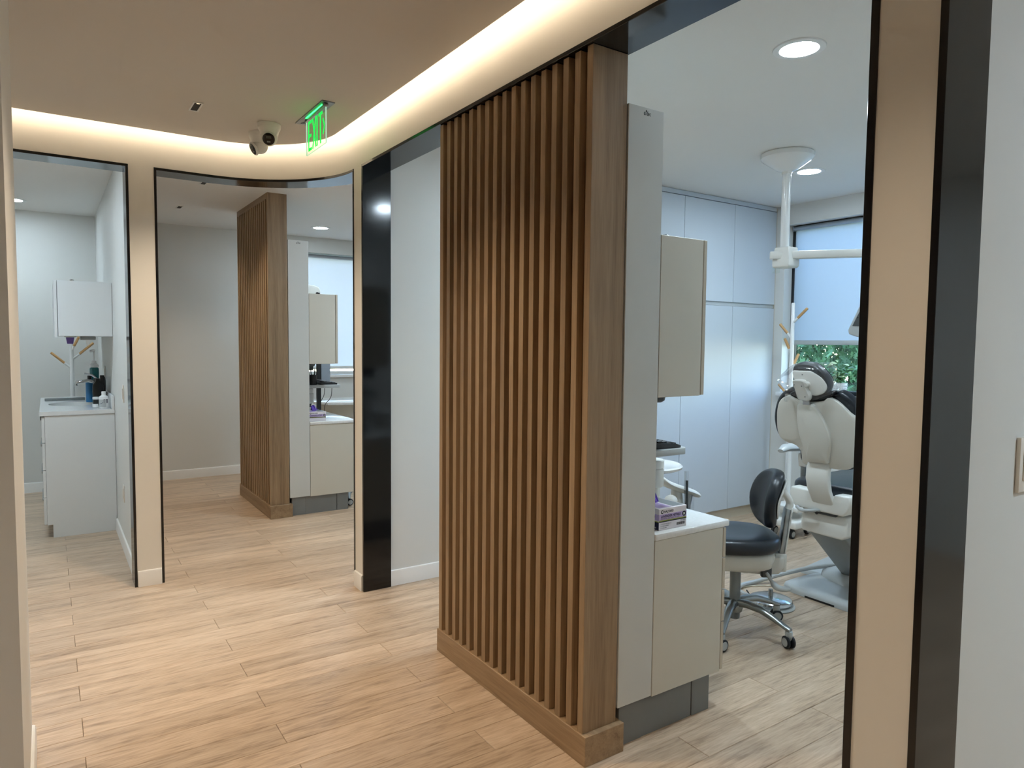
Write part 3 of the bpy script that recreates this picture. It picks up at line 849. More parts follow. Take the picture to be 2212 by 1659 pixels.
# ------------------------------------------------------------------ tall white cupboards in the near room
xs = [3.475, 4.062, 4.650, 5.196]
pos = ('left end', 'middle', 'window end')
for k in range(3):
    a, b = xs[k] + .0015, xs[k + 1] - .0015
    lo = thing('tall_cupboard', 'tall white lower cupboard in the wall of cupboards, ' + ('half hidden by the console' if k == 0 else 'between its neighbours' if k == 1 else 'nearest the window'), 'cupboard', ((a + b) / 2, 3.97, 0), group='white wall cupboards')
    bxo('carcass', (a, b, 3.722, 4.235, .095, 1.764), M['cupboard'], lo, smooth=False)
    bxo('door', (a, b, 3.700, 3.7205, .090, 1.762), M['cupboard'], lo, .001, 1)
    bxo('kick', (a - .0015, b + .0015, 3.725, 3.745, 0, .0945), M['creamedge'], lo, smooth=False)
    up = thing('wall_cupboard', 'white upper cupboard in the wall of cupboards, ' + ('half hidden by the console' if k == 0 else 'between its neighbours' if k == 1 else 'nearest the window'), 'cupboard', ((a + b) / 2, 3.97, 1.8), group='white wall cupboards')
    bxo('carcass', (a, b, 3.722, 4.235, 1.797, 2.583), M['cupboard'], up, smooth=False)
    bxo('door', (a, b, 3.700, 3.7205, 1.795, 2.578), M['cupboard'], up, .001, 1)
struct('trim_5', MB().box(xs[0], xs[3], 3.703, 3.74, 2.584, ZC - .003), M['cupboard'], smooth=False)
struct('trim_6', MB().box(xs[0], xs[3], 3.712, 4.235, 1.7645, 1.7965), M['lgrey'], smooth=False)  # recessed handle channel, its shadow put into the grey
struct('trim_7', MB().box(xs[3], 5.2, 3.70, 3.74, 0, ZC), M['creamedge'], smooth=False)

# ------------------------------------------------------------------ dental chair (centre line y = 2.13, head towards -X)
CY = 2.13
ch = thing('dental_chair', 'white backed dental chair with black upholstery seen from behind', 'dental chair', (3.9, CY, 0))
_O = Vector((3.43, CY, .67)); _U = Vector((-.2614, 0, .9652)); _N = Vector((-.9652, 0, -.2614))
def onplane(pts, n, o=_O):
    return [o + Vector((0, a, 0)) + _U * b + _N * n for a, b in pts]
def pillow(pts, n0, n1, edge=.02, steps=4, dome0=0.0, dome1=0.0, inner=True):
    """outline given in the chair back's own plane, extruded between two offsets with rounded rims and domed faces"""
    loop = spline([(a, b, 0) for a, b in pts], 3, True)
    cx = sum(p.x for p in loop) / len(loop); cy = sum(p.y for p in loop) / len(loop)
    def ring(k, ins, n):
        out = []
        m = len(loop)
        for i, p in enumerate(loop):
            t = (loop[(i + 1) % m] - loop[i - 1]); nn = Vector((-t.y, t.x, 0)); nn = nn.normalized() if nn.length > 0 else nn
            q = p + nn * ins
            q = Vector((cx + (q.x - cx) * k, cy + (q.y - cy) * k, 0))
            out.append((q.x, q.y))
        return onplane(out, n)
    area = sum(loop[i - 1].x * loop[i].y - loop[i].x * loop[i - 1].y for i in range(len(loop)))
    sgn = 1 if area > 0 else -1
    R = []
    for k in (.25, .55, .8, .93):
        R.append(ring(k, 0, n0 + dome0 * (1 - k * k)))
    for s_ in range(steps + 1):
        a = pi / 2 * s_ / steps
        R.append(ring(1, sgn * edge * (1 - sin(a)), n0 + (edge if n1 > n0 else -edge) * (1 - cos(a))))
    for s_ in range(steps + 1):
        a = pi / 2 * s_ / steps
        R.append(ring(1, sgn * edge * (1 - cos(a)), n1 - (edge if n1 > n0 else -edge) * (1 - sin(a))))
    for k in (.93, .8, .55, .25):
        R.append(ring(k, 0, n1 + dome1 * (1 - k * k)))
    return MB().rings(R)
SHELL = [(0.118, 0.526), (0.153, 0.509), (0.178, 0.481), (0.195, 0.436), (0.204, 0.387), (0.209, 0.342), (0.208, 0.307), (0.194, 0.275), (0.157, 0.254), (0.129, 0.251), (0.103, 0.241), (0.085, 0.222), (0.08, 0.197), (0.082, 0.166), (0.076, 0.145), (0.05, 0.134), (-0.012, 0.135), (-0.079, 0.139), (-0.127, 0.14), (-0.168, 0.145), (-0.198, 0.16), (-0.222, 0.18), (-0.244, 0.216), (-0.259, 0.267), (-0.267, 0.324), (-0.268, 0.384), (-0.254, 0.433), (-0.224, 0.458), (-0.192, 0.491), (-0.167, 0.513), (-0.144, 0.527), (-0.125, 0.533), (-0.11, 0.531), (-0.094, 0.517), (-0.068, 0.509), (-0.025, 0.503), (0.018, 0.504), (0.061, 0.512), (0.086, 0.525), (0.104, 0.529)]
UPH = [(0.09, 0.562), (0.124, 0.549), (0.155, 0.526), (0.183, 0.493), (0.206, 0.444), (0.221, 0.39), (0.223, 0.341), (0.215, 0.295), (0.197, 0.272), (0.157, 0.251), (0.13, 0.248), (0.103, 0.244), (0.088, 0.228), (0.083, 0.209), (0.087, 0.165), (0.082, 0.144), (0.051, 0.129), (-0.011, 0.132), (-0.074, 0.134), (-0.104, 0.127), (-0.15, 0.128), (-0.188, 0.14), (-0.22, 0.164), (-0.25, 0.205), (-0.274, 0.261), (-0.284, 0.326), (-0.287, 0.386), (-0.276, 0.444), (-0.259, 0.479), (-0.23, 0.518), (-0.198, 0.545), (-0.168, 0.56), (-0.139, 0.551), (-0.096, 0.531), (-0.026, 0.513), (0.017, 0.515), (0.059, 0.528), (0.074, 0.552)]
SPINE = [(0.043, 0.492), (0.002, 0.496), (-0.038, 0.493), (-0.063, 0.468), (-0.083, 0.433), (-0.099, 0.393), (-0.113, 0.35), (-0.118, 0.313), (-0.114, 0.28), (-0.103, 0.236), (-0.089, 0.188), (-0.081, 0.174), (-0.025, 0.172), (0.033, 0.17), (0.031, 0.208), (0.04, 0.241), (0.052, 0.283), (0.06, 0.329), (0.063, 0.384), (0.059, 0.436), (0.052, 0.47)]
build('back_shell', pillow(SHELL, 0, -.022, .008, 3, .012, 0), M['offwhite'], ch, angle=60)
UPH = [(a + (.020 if a > .06 else 0), b) for a, b in UPH]
build('backrest', pillow(UPH, -.0225, -.085, .022, 4, 0, -.01), M['leather'], ch, angle=60)
build('spine', pillow(SPINE, .028, -.002, .010, 3, .012, 0), M['offwhite'], ch, angle=60)
HU = [(0.063, 0.685), (0.05, 0.699), (0.019, 0.71), (-0.019, 0.712), (-0.056, 0.705), (-0.086, 0.686), (-0.11, 0.66), (-0.127, 0.635), (-0.135, 0.611), (-0.133, 0.586), (-0.118, 0.563), (-0.091, 0.546), (-0.053, 0.536), (-0.016, 0.543), (0.019, 0.568), (0.045, 0.594), (0.06, 0.625), (0.066, 0.657)]
HS = [(0.056, 0.671), (0.024, 0.673), (-0.033, 0.674), (-0.051, 0.671), (-0.077, 0.657), (-0.103, 0.638), (-0.12, 0.614), (-0.125, 0.595), (-0.12, 0.577), (-0.102, 0.558), (-0.073, 0.546), (-0.049, 0.543), (-0.017, 0.552), (0.009, 0.573), (0.03, 0.595), (0.049, 0.616), (0.058, 0.644)]
HB = [(0.045, 0.624), (0.03, 0.631), (-0.008, 0.631), (-0.021, 0.622), (-0.023, 0.598), (-0.037, 0.562), (-0.042, 0.544), (-0.035, 0.523), (-0.008, 0.519), (0.025, 0.526), (0.031, 0.553), (0.038, 0.589)]
hr = build('headrest', pillow(HU, .004, -.05, .018, 4, 0, -.008), M['leather'], ch, angle=60)
build('headrest_shell', pillow(HS, .012, .0045, .003, 2, .003, 0), M['whitemat'], hr, angle=60)
build('headrest_bracket', pillow(HB, .045, .0125, .008, 3), M['whitemat'], hr, angle=60)
build('knob', MB().lathe_dir(onplane([(-.028, .607)], .02)[0], (-1, 0, -.2), [(.014, 0), (.014, .018), (.010, .022)], 16), M['whitemat'], hr)
for a, b in ((.034, .607), (-.008, .602), (-.02, .545), (0, .655)):
    build('screw', MB().lathe_dir(onplane([(a, b)], .0455 if b < .64 else .0155)[0], _N, [(.003, 0), (.003, .0012)], 10), M['dgrey'], hr)
build('headrest_bar', MB().prism(onplane([(.012, .480), (-.026, .480), (-.026, .530), (.012, .530)], .012), _N * .012), M['steel'], hr, .002)
build('collar', pillow([(0.105, 0.535), (0.07, .556), (.03, .545), (-.02, .528), (-.09, .54), (-.15, .565), (-.13, .535), (-.06, .512), (.02, .508), (.07, .517)], -.002, -.04, .008, 3), M['leather'], ch, angle=60)
# protective film bag over the headrest
FILM = [(0.151, 0.623), (0.115, 0.66), (0.059, 0.703), (-0.0, 0.716), (-0.084, 0.712), (-0.161, 0.706), (-0.160, 0.649), (-0.149, 0.596), (-0.164, 0.566), (-0.118, 0.545), (-0.041, 0.515), (0.017, 0.517), (0.071, 0.546), (0.116, 0.495), (0.116, 0.529), (0.108, 0.572), (0.14, 0.598)]
fm = MB(); rnd = random.Random(3)
loop = spline([(a, b, 0) for a, b in FILM], 3, True)
rr = []
for k, n_ in ((.80, .050), (.90, .042), (.97, .022), (1.0, -.008), (.97, -.034), (.88, -.058)):
    rr.append(onplane([(-.01 + (p.x + .01) * k, .61 + (p.y - .61) * k) for p in loop], n_))
rr = [[p + _N * (.005 * sin(7 * i_ / 3.0 + j_)) for i_, p in enumerate(r)] for j_, r in enumerate(rr)]
fm.rings(rr, cap=False)
front = onplane([(-.01 + (p.x + .01) * .80, .61 + (p.y - .61) * .80) for p in loop], .050)
fm.add(front, [tuple(range(len(front)))])
tag(build('headrest_cover', fm, M['film'], angle=70), 'clear plastic bag pulled over the dental chair headrest', 'plastic cover')
# lower part
br = []
for (x, z, hw0, hw1) in ((3.388, .842, .038, -.082), (3.378, .80, .045, -.080), (3.380, .74, .050, -.078), (3.395, .68, .048, -.078), (3.420, .63, .042, -.082), (3.435, .60, .040, -.085)):
    c = .0
    br.append([(x, CY + hw0, z), (x - .004, CY + hw0 - .012, z), (x - .004, CY + hw1 + .012, z), (x, CY + hw1, z), (x + .03, CY + hw1, z), (x + .03, CY + hw0, z)])
build('back_bracket', MB().rings(br), M['whitemat'], ch, .003, 2)
def blk(name, prof_yz, x0, x1, m, bev=.01, parent=ch):
    return build(name, MB().prism([(x0, CY + a, z) for a, z in prof_yz], (x1 - x0, 0, 0)), m, parent, bev, 3)
blk('seat_frame', [(.172, .665), (.178, .630), (.165, .585), (.140, .555), (-.140, .555), (-.165, .585), (-.178, .630), (-.172, .665), (-.085, .662), (-.083, .640), (.043, .640), (.05, .662)], 3.43, 3.66, M['whitemat'], .010)
bxo('shadow_gap', (3.445, 3.6, CY - .09, CY + .10, .540, .556), M['dgrey'], ch, .002)
build('release_bar', MB().tube(spline([(3.425, CY + .125, .560), (3.415, CY + .09, .548), (3.42, CY + .03, .556), (3.44, CY - .01, .566)], 6), .010, 10), M['lgrey'], ch)
bolt = MB().lathe((3.428, CY + .005, .548), [(.008, 0), (.008, -.006)], 14, 'X')
build('bolt', bolt, M['blackp'], ch)
blk('lift_cover', [(.118, .535), (.122, .440), (.110, .425), (-.120, .420), (-.145, .440), (-.150, .520), (-.14, .545), (.09, .545)], 3.46, 3.72, M['whitemat'], .010)
build('lift_arm', MB().prism([(3.49, CY + .10, .425), (3.72, CY + .10, .425), (4.12, CY + .10, .06), (3.90, CY + .10, .06)], (0, -.22, 0)), M['mgrey'], ch, .012, 3)
base = spline([(3.60, CY + .29, 0), (3.72, CY + .33, 0), (4.1, CY + .30, 0), (4.5, CY + .24, 0), (4.6, CY, 0), (4.5, CY - .24, 0), (4.1, CY - .30, 0), (3.72, CY - .33, 0), (3.60, CY - .29, 0), (3.585, CY, 0)], 4, True)
bc = Vector((4.05, CY, 0))
bl = []
for k, z in ((1.0, .001), (1.0, .022), (.985, .036), (.95, .044), (.80, .052), (.55, .064), (.3, .07)):
    bl.append([bc + (p - bc) * k + Vector((0, 0, z)) for p in base])
build('base_plate', MB().rings(bl), M['lgrey'], ch, angle=50)
bxo('base_slot', (3.5835, 3.588, CY - .02, CY + .16, .001, .012), M['blackp'], ch)
build('base_hump', MB().rings([[Vector((3.98 + .20 * k * cos(a), CY + .04 + .24 * k * sin(a), z)) for a in [2 * pi * i / 24 for i in range(24)]] for k, z in ((1, .045), (.97, .08), (.85, .105), (.5, .125))]), M['lgrey'], ch, angle=50)
build('base_wing', MB().prism([(3.90, CY + .40, .02), (4.35, CY + .44, .02), (4.35, CY + .44, .06), (3.92, CY + .40, .05)], (0, -.2, 0)), M['lgrey'], ch, .006, 2)
# seat and leg rest
def cushion(x0, x1, y0, y1, z0, z1, r=.035):
    R = []
    def rr_(ins, z):
        out = []
        rad = .09
        for (cx, cy, a0) in ((x1 - rad, y1 - rad, 0), (x0 + rad, y1 - rad, pi / 2), (x0 + rad, y0 + rad, pi), (x1 - rad, y0 + rad, 3 * pi / 2)):
            for k in range(7):
                a = a0 + pi / 2 * k / 6
                out.append((cx + (rad - ins) * cos(a), cy + (rad - ins) * sin(a), z))
        return out
    for k in range(6):
        a = pi / 2 * k / 5
        R.append(rr_(r * (1 - sin(a)), z0 + r * (1 - cos(a))))
    for k in range(6):
        a = pi / 2 * k / 5
        R.append(rr_(r * (1 - cos(a)), z1 - r * (1 - sin(a))))
    return MB().rings(R)
build('seat', cushion(3.50, 4.62, CY - .255, CY + .235, .600, .695), M['leather'], ch, angle=60)
build('leg_rest', cushion(4.60, 5.08, CY - .22, CY + .22, .575, .655), M['leather'], ch, angle=60)
bxo('seat_pan', (3.66, 5.0, CY - .19, CY + .19, .54, .598), M['offwhite'], ch, .015, 3)
# armrest on the far side
ar = build('armrest', MB().tube([(3.58, CY + .345, .825), (3.64, CY + .35, .84), (3.78, CY + .34, .835), (3.95, CY + .31, .82)], [.018, .036, .040, .034], 14, (1.05, .62)), M['lgrey'], ch)
build('arm_support', MB().prism([(3.74, CY + .29, .80), (3.90, CY + .29, .80), (3.90, CY + .29, .70), (3.75, CY + .29, .72)], (0, .05, 0)), M['whitemat'], ar, .008, 2)
build('arm_loop', MB().tube(spline([(3.76, CY + .31, .72), (3.765, CY + .31, .63), (3.79, CY + .30, .585), (3.86, CY + .27, .575), (3.95, CY + .2, .58)], 6), .018, 10, (1, .6)), M['mgrey'], ar)

# foot control on the floor with its hose
fc = thing('foot_control', 'chrome disc foot control with a hose on the floor beside the stool', 'foot control', (3.32, 2.33, 0))
build('base_ring', MB().lathe((3.315, 2.325, 0), [(.128, 0), (.130, .006), (.120, .014)], 36), M['lgrey'], fc)
build('disc', MB().lathe((3.315, 2.325, .0145), [(.112, 0), (.118, .012), (.112, .024), (.09, .034), (.03, .040)], 36), M['chrome'], fc)
build('pin', MB().lathe((3.315, 2.325, .0545), [(.012, 0), (.012, .034), (.010, .038)], 14), M['alu'], fc)
build('hose', MB().tube(spline([(3.27, 2.41, .025), (3.30, 2.52, .022), (3.40, 2.585, .018), (3.55, 2.58, .018), (3.72, 2.50, .06), (3.85, 2.40, .10), (3.98, 2.30, .12)], 8), .013, 10), M['lgrey'], fc)
build('strap', MB().tube([(3.285, 2.44, .03), (3.275, 2.455, .055)], .004, 6), M['dgrey'], fc)
tag(build('floor_cable', MB().tube(spline([(3.41, 2.585, .0045), (3.50, 2.56, .0045), (3.58, 2.50, .0045), (3.66, 2.40, .0045)], 6), .004, 8), M['creamedge']),
    'thin beige cable lying on the floor beside the dental chair base', 'cable')

# ------------------------------------------------------------------ dental stool
SX, SY = 2.87, 2.22
STOOL_RZ = radians(143)          # local +X is the direction the sitter faces
so = thing('dental_stool', 'black upholstered dental stool with five castors and curved backrest', 'stool', (SX, SY, 0), STOOL_RZ)
bm_ = lambda n, mb_, m_, b=0, s=2, p=so, a=50: build(n, mb_, m_, p, b, s, local=True, angle=a)
bm_('gas_column', MB().lathe((0, 0, .065), [(.026, 0), (.027, .01), (.027, .243)], 22), M['mgrey'])
bm_('piston', MB().lathe((0, 0, .3085), [(.018, 0), (.018, .06)], 18), M['steel'])
bm_('hub', MB().lathe((0, 0, .10), [(.036, 0), (.042, .02), (.040, .05), (.030, .058)], 24), M['alu'])
STAR0 = math.atan2(1.936 - SY, 2.913 - SX) - STOOL_RZ
for k in range(5):
    a = STAR0 + k * 2 * pi / 5
    d = Vector((cos(a), sin(a), 0)); s_ = Vector((-sin(a), cos(a), 0))
    R = []
    for q, z, w_, h_ in ((.02, .145, .026, .020), (.07, .152, .024, .020), (.14, .145, .021, .018), (.21, .122, .019, .015), (.265, .098, .018, .012), (.295, .088, .017, .010)):
        R.append([d * q + s_ * (w_ * cos(t_)) + Vector((0, 0, z + h_ * sin(t_))) for t_ in [2 * pi * i / 14 for i in range(14)]])
    leg = bm_('leg', MB().rings(R), M['alu'])
    c0 = d * .287
    bm_('fork', MB().lathe((c0.x, c0.y, .038), [(.010, 0), (.017, .012), (.018, .04), (.016, .045)], 16), M['lgrey'], p=leg)
    ax = (s_ * cos(.5) + d * sin(.5))
    for sg in (-1, 1):
        wc = c0 + ax * (.014 * sg) + Vector((0, 0, .0305))
        bm_('wheel', MB().lathe_dir(wc - ax * .007, ax, [(.026, 0), (.030, .003), (.030, .011), (.026, .014)], 24), M['rubber'], p=leg)
        bm_('wheel_cap', MB().lathe_dir(wc + ax * (.0072 * sg), ax * sg, [(.021, 0), (.020, .0015)], 22), M['lgrey'], p=leg)
# seat (wide rounded cushion) local coords: front +X
def superring(cx, cy, a, b, z, n=36, p=2.6, tilt=0.0):
    out = []
    for i in range(n):
        t_ = 2 * pi * i / n
        c_, s__ = cos(t_), sin(t_)
        x = cx + a * math.copysign(abs(c_) ** (2 / p), c_); y = cy + b * math.copysign(abs(s__) ** (2 / p), s__)
        out.append((x, y, z + tilt * x))
    return out
SZ = .440
R = []
for k in range(6):
    a = pi / 2 * k / 5
    R.append(superring(.02, 0, .195 + .025 * sin(a), .185 + .025 * sin(a), SZ + .03 * (1 - cos(a))))
for k in range(6):
    a = pi / 2 * k / 5
    R.append(superring(.02, 0, .185 + .035 * cos(a), .175 + .035 * cos(a), SZ + .045 + .03 * sin(a)))
R.append(superring(.02, 0, .12, .11, SZ + .070)); R.append(superring(.02, 0, .04, .04, SZ + .066))
bm_('seat', MB().rings(R), M['leather'])
DZ = -.105
R = []
for ins, z in ((.03, .452), (.012, .462), (0, .50), (0, .530), (.01, .541)):
    R.append(superring(.02, 0, .19 - ins, .17 - ins, z + DZ, 32, 3.4))
bm_('seat_pan', MB().rings(R), M['offwhite'])
def dz(mb_, dx_=0.0):
    mb_.v = [(x + dx_, y, z + DZ) for x, y, z in mb_.v]; return mb_
mech = bm_('mechanism', dz(MB().prism([(-.195, -.055, .50), (-.225, -.055, .50), (-.225, -.055, .452), (-.20, -.055, .415), (-.13, -.055, .41), (.08, -.055, .425), (.13, -.055, .46), (.13, -.055, .50)], (0, .11, 0))), M['offwhite'], .006, 2)
bm_('post_socket', dz(MB().box(-.242, -.185, -.035, .035, .42, .512)), M['offwhite'], .006, 2)
bm_('lever_block', dz(MB().box(-.155, -.105, .055, .085, .405, .455)), M['dgrey'], .006, 2)
bm_('lever', dz(MB().tube(spline([(-.13, .08, .43), (-.145, .105, .40), (-.165, .125, .375), (-.20, .13, .368), (-.23, .13, .370)], 5), [.010] * 6 + [.012, .015, .017, .018, .018, .017, .016, .016, .015, .015, .014, .013, .012, .011, .006], 12, (1, .75))), M['lgrey'])
po = bm_('back_post', dz(MB().rings([[(x - .012, -.024, z), (x + .012, -.024, z), (x + .012, .024, z), (x - .012, .024, z)] for x, z in ((-.214, .47), (-.225, .55), (-.242, .70), (-.248, .74))])), M['alu'], .004, 2)
bm_('post_cover', dz(MB().rings([[(x - .020, -.029, z), (x - .013, -.029, z), (x - .013, .029, z), (x - .020, .029, z)] for x, z in ((-.216, .50), (-.227, .58), (-.242, .70), (-.248, .745))])), M['whitemat'], .002, 1, p=po)
bm_('back_arm', dz(MB().tube(spline([(-.252, 0, .735), (-.258, 0, .765), (-.242, 0, .80), (-.215, 0, .825), (-.195, 0, .83)], 5), .022, 12, (1.2, .8))), M['whitemat'], p=po)
# backrest cushion: rounded pad wrapped round a vertical axis in front of it, thin shell behind
def pad(r0, r1, hw, z0, z1, cx):
    def P(u, v, r):
        th = hw * u
        zz = (z0 + z1) / 2 + (z1 - z0) / 2 * v
        return (cx - r * cos(th) - .030 * v * (1 if v > 0 else .35), r * sin(th), zz)
    n = 40; rings_ = []
    def loopr(k, r):
        out = []
        for i in range(n):
            t_ = 2 * pi * i / n
            c_, s__ = cos(t_), sin(t_)
            out.append(P(k * math.copysign(abs(c_) ** .75, c_), k * math.copysign(abs(s__) ** .85, s__), r))
        return out
    e = (r1 - r0) / 2
    for k in (.2, .5, .75): rings_.append(loopr(k, r0))
    for s2 in range(7):
        a = -pi / 2 + pi * s2 / 6
        rings_.append(loopr(.90 + .10 * cos(a), (r0 + r1) / 2 + e * sin(a)))
    for k in (.75, .5, .2): rings_.append(loopr(k, r1))
    return MB().rings(rings_)
bk = bm_('backrest', pad(.200, .255, .70, .540, .828, .065), M['leather'])
bm_('back_shell', pad(.2565, .266, .58, .585, .79, .065), M['whitemat'], p=bk)

# ------------------------------------------------------------------ ceiling mounted dental light
cl = thing('ceiling_pole_light', 'white ceiling pole with bowl canopy and swing arm above the chair', 'dental light', (3.79, 2.64, ZC))
build('canopy', MB().lathe((3.79, 2.64, ZC), [(.150, -.0005), (.155, -.006), (.155, -.030), (.146, -.040), (.060, -.100), (.032, -.112)], 40), M['whitegloss'], cl)
build('pole', MB().lathe((3.79, 2.64, 1.93), [(.026, 0), (.026, .575)], 24), M['whitegloss'], cl)
build('pole_collar', MB().lathe((3.79, 2.64, 2.495), [(.030, 0), (.030, .016)], 24), M['whitemat'], cl)
hb = build('hub', MB().rings([[(3.79 + sx * a + .01, 2.635 + sy * b, z) for sx, sy in ((-1, -1), (1, -1), (1, 1), (-1, 1))] for a, b, z in ((.050, .050, 1.925), (.056, .058, 1.935), (.056, .058, 1.975), (.045, .050, 2.050))]), M['whitemat'], cl, .008, 3)
build('hub_clip', MB().box(3.74, 3.775, 2.655, 2.69, 1.895, 1.925), M['acrylic'], hb, .002)
arm_d = Vector((3.998 - 3.776, 2.265 - 2.548, 0)).normalized(); arm_s = Vector((-arm_d.y, arm_d.x, 0))
ao = Vector((3.79, 2.62, 2.0))
def armseg(q0, q1, hw, z0, z1):
    a, b = ao + arm_d * q0, ao + arm_d * q1
    return MB().prism([(a + arm_s * hw) * 1, (b + arm_s * hw) * 1, (b - arm_s * hw) * 1, (a - arm_s * hw) * 1], (0, 0, z1 - z0))
def shift(mb_, dz):
    mb_.v = [(x, y, z + dz) for x, y, z in mb_.v]; return mb_
build('arm', shift(armseg(-.10, .95, .030, 0, .046), -.022), M['whitemat'], cl, .006, 2)
e_ = ao + arm_d * .93
lp = Vector((3.72, 1.98, 1.60))
build('drop_arm', MB().tube(spline([(e_.x, e_.y, 1.98), (e_.x - .02, e_.y + .02, 1.86), (e_.x - .30, e_.y + .10, 1.78), (lp.x, lp.y - .08, 1.70), (lp.x, lp.y - .06, 1.62)], 6), .020, 12), M['whitemat'], cl)
hd = build('lamp_head', MB().prism([(3.60, 2.041, 1.668), (3.60, 2.103, 1.535), (3.60, 2.098, 1.512), (3.60, 2.05, 1.497), (3.60, 1.78, 1.49), (3.60, 1.78, 1.668)], (.09, 0, 0)), M['lgrey'], cl, .008, 3)
build('lamp_lens', MB().prism([(3.5995, 2.030, 1.650), (3.5995, 2.076, 1.556), (3.5995, 1.80, 1.545), (3.5995, 1.80, 1.650)], (-.004, 0, 0)), M['dgrey'], hd, .0015, 1)
build('lamp_screw', MB().lathe((3.595, 2.045, 1.60), [(.004, 0), (.004, -.002)], 10, 'X'), M['blackp'], hd)

# ------------------------------------------------------------------ coat racks
def coat_rack(label, x, y, h, pegs, z0=0.0):
    c = thing('coat_rack', label, 'coat rack', (x, y, 0), group='white coat racks')
    build('pole', MB().lathe((x, y, .02), [(.022, 0), (.020, .8), (.014, h - .03), (.012, h - .02)], 18), M['rackwhite'], c)
    build('foot', MB().lathe((x, y, 0), [(.11, 0), (.11, .010), (.03, .022)], 30), M['rackwhite'], c)
    for (dx, dy, dz, zz) in pegs:
        a = Vector((x, y, zz)); d = Vector((dx, dy, dz))
        p_ = build('branch', MB().tube([a, a + d * .36], .010, 10), M['rackwhite'], c)
        s = a + d * .36; L_ = (d * .64).length
        q = d.normalized().to_track_quat('Z', 'Y')
        peg = build('peg', MB().lathe((0, 0, 0), [(.011, 0), (.011, L_ - .002), (.008, L_)], 12), M['rackwood'], p_, local=True)
        peg.location = s - wpos(p_)
        peg.rotation_mode = 'QUATERNION'; peg.rotation_quaternion = q
    return c
coat_rack('white coat rack with wooden pegs standing in front of the near window', 5.0, 3.385, 1.79,
          [(0, -.128, .115, 1.628), (0, .115, .120, 1.502), (-.04, .04, .130, 1.375), (.05, -.03, .13, 1.25), (0, .110, .110, 1.02)])
coat_rack('white coat rack with wooden pegs in the wash room corner', .185, 7.60, 1.60,
          [(.175, -.03, .16, 1.25), (.06, -.05, .13, 1.335), (-.16, 0, .15, 1.17)])

# ------------------------------------------------------------------ potted plant on the sill
pp = thing('potted_plant', 'small leafy green plant in a white zigzag pot on the window sill', 'plant', (5.24, 3.115, WZ0))
px_, py_ = 5.245, 3.112
build('pot', MB().lathe((px_, py_, WZ0 + .0005), [(.044, 0), (.047, .01), (.056, .098), (.058, .102), (.053, .102), (.050, .09)], 32), M['ceramic'], pp)
for r in range(4):
    zz = WZ0 + .020 + r * .020
    ring = []
    for i in range(49):
        a = 2 * pi * i / 48; rad = .0487 + .0101 * (zz - WZ0) / .1 + .0004
        ring.append((px_ + rad * cos(a), py_ + rad * sin(a), zz + (.006 if i % 2 else -.006)))
    build('zigzag', MB().tube(ring, .0016, 6), M['ceramic2'], pp)
build('soil', MB().lathe((px_, py_, WZ0 + .086), [(.049, 0), (.046, .006)], 24), M['soil'], pp)
rnd = random.Random(11)
leafmesh = {}
def leaf_shape(L_, w_):
    mb_ = MB(); n = 5; v = []; f = []
    for i in range(n + 1):
        t_ = i / n; ww = w_ * sin(pi * (t_ ** .8)) ; zz = .18 * L_ * sin(pi * t_)
        v += [(t_ * L_, -ww, zz - .1 * w_), (t_ * L_, 0, zz), (t_ * L_, ww, zz - .1 * w_)]
    for i in range(n):
        for k in range(2):
            f.append((i * 3 + k, i * 3 + k + 1, (i + 1) * 3 + k + 1, (i + 1) * 3 + k))
    return mb_.add(v, f)
for s_ in range(5):
    a = rnd.random() * 6.28
    tip = Vector((px_ - .005 + .05 * cos(a), py_ + .06 * sin(a) - .02, WZ0 + .20 + .11 * rnd.random()))
    path = spline([(px_ + .012 * cos(a), py_ + .012 * sin(a), WZ0 + .088), (px_ + .02 * cos(a), py_ + .02 * sin(a), WZ0 + .15), tip], 5)
    build('stem', MB().tube(path, .0022, 6), M['leaf'], pp)
    for k in range(9):
        at = path[2 + int((len(path) - 3) * k / 8.0)]
        mname = 'leaf2' if rnd.random() < .45 else 'leaf'
        if mname not in leafmesh:
            o = build('leaf', leaf_shape(.062, .019), M[mname], pp, local=True); leafmesh[mname] = o
        else:
            o = leafmesh[mname].copy(); COL.objects.link(o); o.parent = pp
        o.location = at - wpos(pp)
        o.rotation_euler = (rnd.uniform(-.6, .6), rnd.uniform(-.7, .5), rnd.random() * 6.28)
        sc_ = rnd.uniform(.65, 1.15); o.scale = (sc_, sc_, sc_)

# ------------------------------------------------------------------ mobile cart behind the chair
ct = thing('mobile_cart', 'white mobile cart on castors behind the dental chair', 'cart', (4.75, 3.2, 0))
bxo('base', (4.55, 4.87, 3.0, 3.25, .085, .14), M['whitemat'], ct, .012, 3)
bxo('tray', (4.60, 4.87, 3.02, 3.25, .20, .235), M['whitemat'], ct, .008, 2)
build('pole', MB().lathe((4.845, 3.27, .09), [(.018, 0), (.018, .80)], 16), M['whitegloss'], ct)
bxo('pole_clamp', (4.815, 4.87, 3.235, 3.285, .12, .20), M['whitemat'], ct, .004)
for cx, cy in ((4.60, 3.06), (4.60, 3.21), (4.82, 3.08), (4.82, 3.21)):
    c0 = build('castor', MB().lathe((cx, cy, .035), [(.028, -.012), (.034, -.008), (.034, .008), (.028, .012)], 22, 'Y'), M['rubber'], ct)
    build('castor_cap', MB().lathe((cx, cy - .0125, .035), [(.022, 0), (.022, -.002)], 20, 'Y'), M['lgrey'], c0)
    build('castor_fork', MB().box(cx - .012, cx + .012, cy - .006, cy + .006, .06, .088), M['dgrey'], c0, .002)

